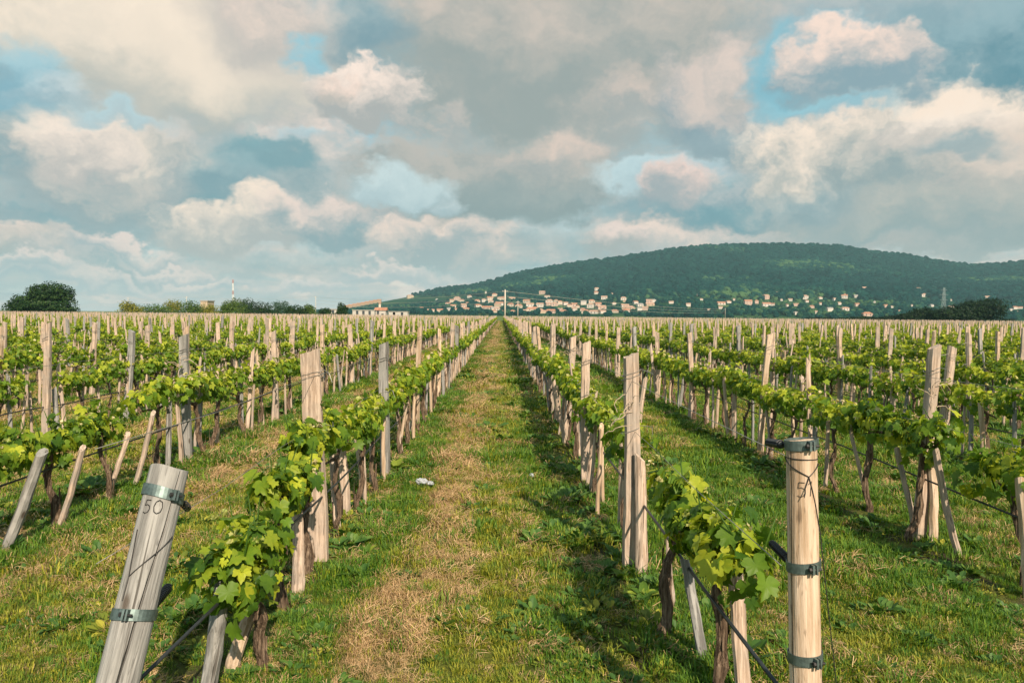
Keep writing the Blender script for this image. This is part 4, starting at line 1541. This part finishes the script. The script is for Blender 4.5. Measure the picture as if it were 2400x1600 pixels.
# dark trees on the right, before the hill
for (px, ty, hw, Y, lab, n, sd) in ((2255, 703, 84, 330, 'large dark spreading tree low on the right before the hill', 11000, 31), (2140, 723, 42, 330, 'smaller dark bushy tree left of the large dark tree on the right', 4500, 32),
                                    (2350, 748, 26, 320, 'low dark bush right of the large dark tree on the right', 1500, 33), (2085, 738, 50, 345, 'low dark hedge bush in front of the hillside houses on the right', 2200, 34),
                                    (1990, 742, 50, 350, 'low dark thicket below the hillside houses, right of the village', 2200, 35), (1905, 744, 45, 360, 'dark low thicket nearest the middle on the right field edge', 1800, 36)):
    b = foot(px, Y)
    topz = at(px, ty, Y).z
    w = hw * Y / F_PX
    r = random.Random(sd)
    lobes = [((-.72 + .36 * j) * w, r.uniform(-.2, .2) * w, topz * (.34 + .07 * j), w * .42, w * .4, topz * (.28 + .05 * j)) for j in range(5)]
    lobes.append((.38 * w, 0, topz * .62, w * .45, w * .4, topz * .36))
    lobes.append((.0 * w, 0, topz * .25, w * .85, w * .5, topz * .25))
    tree('edge_tree', b, lobes, TL_BLACK, int(n * 1.5), .42, lab, max(.8, topz * .35), .25, 'dark trees on the right field edge', seed=sd)

# ------------------------------------------------------------------ forest on the hill
def crown_proto(seed, mat):
    r = random.Random(seed)
    mb = MB()
    n, m = 9, 6
    vs_, fs = [], []
    for j in range(m + 1):
        ph = math.pi * j / m
        for i in range(n):
            th = 2 * math.pi * (i + .5 * (j % 2)) / n
            q = 1 + r.uniform(-.22, .22)
            vs_.append((math.cos(th) * math.sin(ph) * q, math.sin(th) * math.sin(ph) * q, .55 + math.cos(ph) * q * .8))
    for j in range(m):
        for i in range(n):
            i2 = (i + 1) % n
            fs.append((j * n + i, (j + 1) * n + i, (j + 1) * n + i2, j * n + i2))
    mb.add(vs_, fs)
    return proto('crown', mb.mesh('crown', mat))


def mat_forest(name, shift):
    m, t = new_mat(name)
    pos = t.n('ShaderNodeNewGeometry').outputs['Position']
    rnd = t.n('ShaderNodeObjectInfo').outputs['Random']
    a = t.noise(t.vmath('MULTIPLY', pos, (0.0022, 0.0018, 0.006)), 1.0, 4, 0.55)
    v = t.math('ADD', t.math('MULTIPLY', t.rng(a, 0.50, 0.70), 0.6), t.math('MULTIPLY', rnd, 0.62))
    v = t.math('ADD', v, shift)
    fin = t.noise(pos, 0.5, 4, 0.7)
    v = t.math('ADD', v, t.math('MULTIPLY', t.math('SUBTRACT', fin, .5), .5), clamp=True)
    c = t.ramp(v, [(0.0, (0.001, 0.014, 0.015)), (0.4, (0.003, 0.030, 0.030)), (0.75, (0.010, 0.050, 0.040)), (1.0, (0.06, 0.12, 0.05))])
    b = t.n('ShaderNodeBsdfPrincipled', {'Base Color': c, 'Roughness': 1.0, 'Specular IOR Level': 0.0})
    finish(t, b.outputs[0])
    return m


FORM = [crown_proto(i, mat_forest('forest_%d' % i, (i - 1) * .06)) for i in range(3)]
VILM = [crown_proto(10 + i, mat_forest('village_tree_%d' % i, .16 + i * .05)) for i in range(3)]


def forest(name, protos, n, y0, y1, rmin, rmax, seed, keep_f):
    rng = np.random.default_rng(seed)
    y = rng.uniform(y0, y1, n)
    u = rng.uniform(-.36, .78, n)
    x = u * y
    z = hill_z(x, y)
    k = keep_f(x, y, z, rng.random(n)) & (z > 1.5)
    x, y, z = x[k], y[k], z[k]
    m = len(x)
    s = rng.uniform(rmin, rmax, m)
    return scatter(name, protos, np.stack([x, y, z - .5], -1), rng.integers(0, len(protos), m), np.stack([np.zeros(m), np.zeros(m), rng.uniform(0, 6.28, m)], -1),
                   np.stack([s, s, s * rng.uniform(.8, 1.3, m)], -1))


# houses first (so that trees keep clear of them)
HOUSE_PX = []


def H(z, x0, y0, sx, items):
    for it in items:
        HOUSE_PX.append((x0 + it[0] / sx, y0 + it[1] / sx, it[2] / sx, it[3] / sx, it[4], z))


# (centre x, foot y, width, height in enlarged-view pixels, colour) ; t terracotta roof, w white, p pink, b beige
H('west', 780, 640, 5.88, [(1065, 345, 95, 45, 'b'), (1715, 385, 90, 60, 'p'), (1590, 445, 70, 40, 'w'), (1640, 400, 60, 40, 't'), (1780, 400, 60, 40, 't'), (1885, 340, 60, 30, 'w'), (1800, 480, 80, 60, 'p'), (1660, 480, 80, 45, 't'), (1600, 520, 70, 45, 'w'),
                         (1700, 525, 70, 40, 'w'), (1350, 548, 100, 30, 'w'), (1480, 550, 90, 40, 't'), (1435, 375, 30, 22, 'w'), (1945, 265, 45, 25, 'p'), (2005, 275, 45, 28, 'w'), (2120, 280, 45, 28, 'w'), (1990, 410, 80, 45, 't'), (2080, 400, 70, 45, 'w'),
                         (2165, 375, 90, 50, 't'), (2180, 420, 70, 45, 'w'), (2000, 470, 90, 35, 'w'), (2130, 500, 160, 35, 't'), (2270, 465, 80, 50, 'b'), (2260, 510, 100, 25, 'w'), (1840, 520, 80, 40, 't'), (1220, 500, 50, 30, 'w'), (2310, 375, 70, 50, 't'), (2230, 320, 80, 35, 't'), (1440, 510, 28, 18, 'w'), (1850, 435, 50, 35, 't'), (2320, 560, 60, 30, 't')])
H('east', 1150, 640, 5.88, [(150, 370, 110, 40, 't'), (290, 380, 90, 45, 'p'), (120, 450, 110, 45, 'w'), (275, 460, 90, 40, 't'), (390, 480, 100, 45, 't'), (60, 510, 120, 30, 'w'), (50, 570, 80, 30, 't'), (495, 410, 90, 40, 't'), (540, 470, 110, 50, 'w'), (680, 470, 100, 55, 'w'), (710, 290, 80, 40, 'p'), (780, 350, 75, 40, 'w'), (810, 420, 100, 50, 'w'),
                         (790, 450, 90, 40, 'p'), (880, 455, 90, 50, 'p'), (950, 435, 70, 60, 't'), (1030, 440, 70, 40, 'w'), (1150, 465, 90, 50, 'p'), (1280, 435, 80, 55, 'w'), (1390, 410, 90, 40, 't'), (1375, 480, 90, 60, 'w'), (1480, 460, 100, 50, 'p'), (1520, 500, 130, 45, 'p'), (560, 520, 160, 35, 't'), (680, 530, 90, 25, 'b'),
                         (830, 565, 120, 45, 'p'), (720, 570, 100, 30, 'b'), (1000, 550, 110, 35, 't'), (1150, 520, 90, 40, 'w'), (1300, 560, 90, 50, 't'), (1270, 520, 70, 35, 't'), (1420, 570, 120, 35, 'w'), (1540, 555, 90, 40, 'w'), (1460, 240, 80, 35, 'w'), (1450, 290, 80, 30, 'w'), (1610, 240, 40, 30, 'w'), (1665, 300, 60, 22, 'w'), (1565, 365, 85, 45, 'w'),
                         (1830, 370, 80, 40, 'w'), (1845, 400, 40, 25, 'b'), (1995, 420, 70, 35, 'w'), (2185, 415, 90, 50, 'p'), (2245, 400, 60, 40, 'w'), (2190, 450, 120, 28, 'b'), (2055, 460, 90, 35, 'w'), (2130, 510, 80, 50, 'p'), (1850, 465, 110, 14, 'w'), (1900, 500, 180, 25, 'b'), (1870, 540, 130, 35, 'w'), (1710, 545, 100, 35, 't'), (2050, 515, 70, 35, 'w'), (310, 550, 80, 30, 't'), (960, 520, 70, 28, 'w'),
                         (1080, 470, 70, 40, 't'), (610, 500, 70, 30, 't'), (1700, 435, 60, 16, 'w'), (1200, 480, 50, 35, 't'), (460, 540, 60, 30, 'b'), (900, 400, 50, 30, 't')])
H('mid', 1550, 640, 5.227, [(330, 410, 55, 40, 'w'), (490, 338, 40, 25, 'w'), (430, 280, 50, 18, 'w'), (120, 375, 60, 14, 'w'), (730, 385, 100, 18, 'w'), (820, 368, 65, 25, 'w'), (725, 437, 50, 18, 'w'), (1060, 390, 95, 60, 'p'), (1165, 372, 45, 45, 'p'), (1280, 320, 75, 60, 'p'), (1285, 410, 100, 45, 'w'), (1365, 400, 45, 30, 'w'), (1470, 340, 25, 25, 'w'), (1580, 345, 50, 30, 'w'), (1420, 255, 50, 25, 'w'),
                          (1705, 210, 45, 22, 'w'), (1760, 320, 70, 50, 'w'), (1780, 360, 40, 22, 'w'), (1840, 430, 60, 30, 'p'), (1650, 405, 65, 30, 'p'), (1645, 510, 50, 35, 'w'), (1890, 495, 45, 28, 'w'), (1945, 320, 50, 16, 'w'), (2015, 225, 65, 25, 'w'), (2120, 335, 45, 30, 'w'), (2240, 310, 80, 45, 'w'), (2060, 470, 75, 45, 'w'), (2175, 390, 45, 28, 'w'), (2245, 460, 90, 35, 'w'), (1535, 410, 20, 30, 'w'), (715, 185, 18, 14, 'w'), (320, 208, 25, 12, 'w'), (585, 465, 30, 20, 'w'), (890, 335, 15, 25, 'w'), (1955, 390, 45, 12, 'w')])
H('far east', 1980, 580, 5.6, [(110, 550, 40, 20, 'w'), (255, 558, 90, 35, 'w'), (120, 585, 45, 20, 'w'), (10, 650, 50, 45, 'w'), (150, 660, 75, 32, 'w'), (160, 775, 65, 40, 'p'), (320, 635, 25, 16, 'w'), (535, 790, 60, 40, 'p'), (615, 795, 35, 18, 'w'), (945, 565, 75, 32, 'w'), (1030, 645, 80, 38, 'w'), (670, 550, 25, 15, 'w'), (720, 545, 25, 15, 'w'), (700, 858, 60, 22, 'w'), (880, 775, 25, 15, 'w'), (1135, 775, 50, 22, 'w'), (1385, 800, 80, 32, 'w'), (1390, 700, 28, 16, 'w'),
                           (1615, 548, 30, 16, 'w'), (1800, 645, 50, 14, 'w'), (1890, 665, 100, 14, 'w'), (1785, 695, 25, 18, 'w'), (2180, 832, 40, 28, 'w'), (2230, 810, 50, 38, 'w'), (2300, 805, 60, 18, 'w'), (2320, 715, 30, 20, 'w'), (290, 915, 130, 40, 'p'), (530, 620, 50, 14, 'w'), (730, 630, 18, 14, 'w'), (1010, 570, 25, 16, 'w'), (390, 725, 14, 18, 'w'), (20, 830, 60, 40, 'w'), (1220, 822, 30, 14, 'w'), (2280, 860, 25, 14, 'w')])
WALLM = {'w': mat_simple('white_render', (0.54, 0.50, 0.45), .9, 0, .1, .1, .5), 'p': mat_simple('pinkish_render', (0.48, 0.36, 0.30), .9, 0, .1, .1, .5), 'b': mat_simple('beige_render', (0.46, 0.37, 0.27), .9, 0, .1, .1, .5), 't': mat_simple('cream_render', (0.50, 0.43, 0.35), .9, 0, .1, .1, .5)}
ROOFM = [mat_simple('terracotta_tiles', (0.40, 0.20, 0.13), .9, 0, .1, .2, .8), mat_simple('faded_terracotta_tiles', (0.42, 0.27, 0.20), .9, 0, .1, .2, .8), mat_simple('grey_roof', (0.33, 0.31, 0.29), .9, 0, .1, .15, .8)]
WINM = mat_simple('dark_window', (0.05, 0.06, 0.07), .2, 0, .5)
rh = random.Random(8)


def house(name, loc, w, d, h, wallm, roofm, rz, label, group, hip=False, windows=0, flat=False, cat='house'):
    root = empty(name, loc, label, cat, group)
    root.rotation_euler = (0, 0, rz)
    mb = MB()
    mb.box((0, 0, h * .5 - 1.5), (w, d, h + 3))
    wl = mb.build('wall', wallm, root)
    mb = MB()
    o, rh_ = .5, (min(w, d) * .28 if not flat else .35)
    if flat:
        mb.box((0, 0, h + .2), (w + .5, d + .5, .4))
    else:
        i = d * .35 if hip else -o
        lx = w / 2 + o
        ly = d / 2 + o
        vs_ = [(-lx, -ly, h + .02), (lx, -ly, h + .02), (lx, ly, h + .02), (-lx, ly, h + .02), (-w / 2 + i, 0, h + rh_), (w / 2 - i, 0, h + rh_)]
        mb.add(vs_, [(0, 1, 5, 4), (2, 3, 4, 5), (0, 4, 3), (1, 2, 5), (0, 3, 2, 1)])
    rf = mb.build('roof', roofm, root)
    if not flat and w > 8:
        mb = MB()
        mb.box((w * .2, d * .12, h + rh_ * .8), (.8, .8, 1.6))
        mb.build('chimney', wallm, rf)
    for k in range(windows):
        mb = MB()
        nx = max(2, windows // 2)
        cx = (-.5 + (k % nx + .5) / nx) * w * .85
        cz = h * (.3 if k // nx == 0 else .74)
        mb.box((cx, -d / 2 - .02, cz), (1.3, .12, 1.5))
        mb.build('window', WINM, root)
    return root


HOUSE_PX = [h for h in HOUSE_PX]
cl_names = {'west': 'left of the utility pole', 'east': 'right of the utility pole', 'mid': 'scattered right of the village', 'far east': 'scattered at the far right'}
placed = []
for z in ('west', 'east', 'mid', 'far east'):
    grp = sorted([h for h in HOUSE_PX if h[5] == z], key=lambda h: h[0])
    for n, (px, py, w, hgt, c, _) in enumerate(grp, 1):
        py = min(py, 733 + (px - 1200) * .0097)
        p = on_hill(px, py)
        if p is None:
            p = at(px, 733, 1250)
            p.z = 0
        p.z = float(hill_z(p.x, p.y))
        s = p.y / F_PX
        W, Hh = max(5.0, w * s * .95), max(3.2, hgt * s * .74)
        D = min(max(7, W * .7), 13)
        roof = {'w': ROOFM[rh.choice([0, 1, 1, 2])], 'p': ROOFM[rh.choice([0, 1])], 'b': ROOFM[1], 't': ROOFM[0]}[c]
        wall = WALLM[c]
        look = {'w': 'white', 'p': 'pinkish', 'b': 'beige', 't': 'cream'}[c]
        rn = {0: 'terracotta', 1: 'faded terracotta', 2: 'grey'}[ROOFM.index(roof)]
        where = cl_names[z]
        lab = '%s house with %s roof, %s from left among houses %s' % (look, rn, ordinal(n), where)
        house('hillside_house', p, W, D, Hh, wall, roof, rh.uniform(-.5, .5), lab, 'houses at the foot of the hill', rh.random() < .4, 4 if W > 13 else 0)
        placed.append((p.x, p.y, W))
PX = np.array(placed)

# terrace of joined terracotta houses on the left spur
TERW = mat_simple('tan_terrace_render', (0.36, 0.24, 0.15), .9)
TERR = mat_simple('orange_terrace_tiles', (0.44, 0.20, 0.10), .9, 0, .1, .2, .3)
tr = empty('terrace_row', (0, 0, 0), 'row of joined terracotta terrace houses climbing the left end of the ridge', 'terrace')
for i in range(9):
    px = 812 + i * 9.6
    py = 719.5 - i * 1.75
    Y = 3120
    p = at(px, py, Y)
    mb = MB()
    s = Y / F_PX
    mb.box((p.x, p.y, p.z - 1), (9.4 * s, 14, 10))
    mb.build('wall', TERW, tr)
    mb = MB()
    hw, zt_ = 9.6 * s / 2, p.z + 4.03
    mb.add([(p.x - hw, p.y - 7.6, zt_), (p.x + hw, p.y - 7.6, zt_), (p.x + hw, p.y + 7.6, zt_), (p.x - hw, p.y + 7.6, zt_), (p.x - hw, p.y, zt_ + 4), (p.x + hw, p.y, zt_ + 4)],
           [(0, 1, 5, 4), (2, 3, 4, 5), (0, 4, 3), (1, 2, 5), (0, 3, 2, 1)])
    mb.build('roof', TERR, tr)

SHED = mat_simple('dull_white_render', (0.44, 0.42, 0.39), .9)
# long low buildings at the field's far edge
for (x0, x1, yt, Y, c, rfm, lab, nw) in ((829, 880, 726, 420, 'w', 2, 'long low white shed left of the orange-roofed building', 6), (881, 906, 722.5, 425, 'w', 0, 'low building with bright orange roof below the terrace', 3), (913, 957, 729.5, 420, 'w', 2, 'long low white shed right of the orange-roofed building', 5),
                                         (775, 806, 724, 400, 'w', 2, 'small white flat building behind low bushes at the foot of the terrace', 4), (478, 494, 704, 300, 'b', 2, 'cream flat-roofed house rising above the hedge on the left skyline', 2)):
    a, b = at(x0, yt, Y), at(x1, yt, Y)
    w = b.x - a.x
    hh = (a.z + b.z) / 2
    house('low_building', ((a.x + b.x) / 2, Y, 0), w, 7, hh - (.4 if rfm == 2 else 1.2), SHED if c == 'w' else WALLM[c], ROOFM[rfm], 0, lab, None, False, nw, rfm == 2, 'building')
p = at(890, 708, 520)
mb = MB()
mb.tube([(0, 0, 0), (0, 0, p.z * .9)], [.9, .8], 12)
rt = empty('chimney_tower', (p.x, 520, 0), 'pale slim tower standing behind the orange-roofed building', 'tower')
mb.build('shaft', WALLM['t'], rt, True)
mb = MB()
mb.tube([(0, 0, p.z * .9), (0, 0, p.z)], [1.1, 1.1], 12)
mb.build('cap', ROOFM[1], rt, True)


def keep_forest(x, y, z, u):
    low = np.clip((z - 20) / 60.0, 0, 1)
    return u < (.25 + .75 * low)


def clear_of_houses(x, y):
    ok = np.ones(len(x), bool)
    for (hx, hy, hw) in placed:
        # keep the sight line from the field to the house free as well
        ok &= ~((np.abs(x * hy / y - hx) < hw * .6 + 1.0) & (y > hy - 120) & (y < hy + 9))
    return ok


forest('forest', FORM, 46000, 1750, RIDGE_Y + 60, 4.0, 12.0, 5, lambda x, y, z, u: (u < np.clip((z / np.maximum(y, 1) * F_PX - 42) / 26, 0, 1)) & clear_of_houses(x, y))
forest('hillside_trees', VILM, 13000, HILL_Y0, 2400, 2.6, 6.0, 6, lambda x, y, z, u: (u < np.clip(.15 + vnoise(x, y, .012, 4) * 1.0, 0, 1) * np.clip((95 - z / y * F_PX) / 30, 0, 1)) & clear_of_houses(x, y))


# ------------------------------------------------------------------ poles, mast, pylon, power lines
POLEM = mat_simple('concrete_pole', (0.52, 0.47, 0.40), .9)
GREY = mat_simple('grey_steel_lattice', (0.30, 0.36, 0.37), .6, .3)
RED = mat_simple('red_mast_paint', (0.42, 0.22, 0.19), .6)
WHITE = mat_simple('white_mast_paint', (0.70, 0.70, 0.68), .6)


def utility_pole(px, top, Y, label, r_=.16, arm=True):
    t_ = at(px, top, Y)
    root = empty('utility_pole', (t_.x, Y, 0), label, 'utility pole', 'utility poles')
    mb = MB()
    mb.tube([(0, 0, -.2), (0, 0, t_.z)], [r_, r_ * .7], 8)
    mb.build('shaft', POLEM, root, True)
    if arm:
        mb = MB()
        mb.box((0, 0, t_.z - .5), (1.9, .12, .14))
        mb.build('crossarm', POLEM, root)
        for x in (-.85, 0, .85):
            mb = MB()
            mb.tube([(x, 0, t_.z - .43 if x else t_.z), (x, 0, t_.z - .2 if x else t_.z + .22)], [.05, .035], 6)
            mb.build('insulator', M['plastic'], root)
    return t_


main = utility_pole(1184, 679, 242, 'tall pale utility pole standing at the far end of the grass path', .30)
second = utility_pole(1214, 705, 330, 'thinner utility pole just right of the tall one at the path end', .18)
pl_ = [utility_pole(740, 694, 400, 'thin pole rising over the skyline bushes left of the white building', .16), utility_pole(437, 695, 440, 'thin pole between the bush and the cream house on the left skyline', .16),
       utility_pole(300, 697, 470, 'thin pole above the lone yellow-green tree on the left skyline', .16)]
right = utility_pole(1700, 722, 700, 'faint far pole at the right end of the power line', .16)


def power_line(a, b, sag, r_, label):
    mb = MB()
    pts = []
    for i in range(17):
        f = i / 16
        p = a.lerp(b, f)
        p.z -= sag * 4 * f * (1 - f)
        pts.append(p)
    mb.tube(pts, r_, 4)
    tag(mb.build('power_line', POLEM, None), label, 'cable', 'overhead power lines')


for dz, nm in ((-.45, 'upper'), (-2.1, 'middle'), (-3.9, 'lowest')):
    o_ = Vector((0, 0, dz))
    power_line(main + o_, right + o_, 2.0, .042, '%s overhead cable running right from the tall utility pole' % nm)
    power_line(main + o_, pl_[0] + o_, 2.0, .042, '%s overhead cable running left from the tall utility pole' % nm)
power_line(pl_[0], pl_[1], 1.5, .03, 'overhead cable between the two inner poles of the left skyline')
power_line(pl_[1], pl_[2], 1.5, .03, 'overhead cable between the two outer poles of the left skyline')


def lattice(name, px, top, Y, w0, w1, label, cat, mats, arms=(), thick=.22, secs=9):
    t_ = at(px, top, Y)
    h = t_.z
    root = empty(name, (t_.x, Y, 0), label, cat)
    for s in range(secs):
        f0, f1 = s / secs, (s + 1) / secs
        a, b = w0 + (w1 - w0) * f0, w0 + (w1 - w0) * f1
        mb = MB()
        C0 = [Vector((sx * a / 2, sy * a / 2, h * f0)) for sx, sy in ((-1, -1), (1, -1), (1, 1), (-1, 1))]
        C1 = [Vector((sx * b / 2, sy * b / 2, h * f1)) for sx, sy in ((-1, -1), (1, -1), (1, 1), (-1, 1))]
        for i in range(4):
            mb.tube([C0[i], C1[i]], thick, 4)
            mb.tube([C0[i], C1[(i + 1) % 4]], thick * .6, 4)
            mb.tube([C0[(i + 1) % 4], C1[i]], thick * .6, 4)
            mb.tube([C1[i], C1[(i + 1) % 4]], thick * .6, 4)
        mb.build('lattice_section', mats[s % len(mats)], root)
    for (f, ln) in arms:
        mb = MB()
        mb.tube([(-ln, 0, h * f), (ln, 0, h * f)], thick * .9, 4)
        mb.tube([(-ln, 0, h * f), (0, 0, h * f + 2.2)], thick * .6, 4)
        mb.tube([(ln, 0, h * f), (0, 0, h * f + 2.2)], thick * .6, 4)
        mb.build('crossarm', mats[0], root)
    return root


mast = lattice('radio_mast', 546, 655, 1400, 3.0, 1.6, 'tall thin red and white lattice radio mast on the left skyline', 'mast', [WHITE, WHITE, RED], thick=.2, secs=9)
lattice('power_pylon', 2213, 674, 1100, 6.5, 1.6, 'faint grey lattice power pylon standing before the hill at the right', 'pylon', [GREY], [(.62, 5.5), (.78, 6.5), (.92, 4.5)], .17, 8)

# ------------------------------------------------------------------ the air between
hb = MB()
hb.box((400, 2200, 174), (9000, 6200, 352))
mv = bpy.data.materials.new('haze')
mv.use_nodes = True
tv = NT(mv.node_tree)
pv = tv.n('ShaderNodeVolumePrincipled', {'Color': (0.45, 0.80, 0.88, 1), 'Density': 0.00008, 'Anisotropy': 0.0})
ov = tv.n('ShaderNodeOutputMaterial')
tv.link(pv.outputs[0], ov.inputs['Volume'])
hz = hb.build('haze', mv)
tag(hz, kind='stuff')
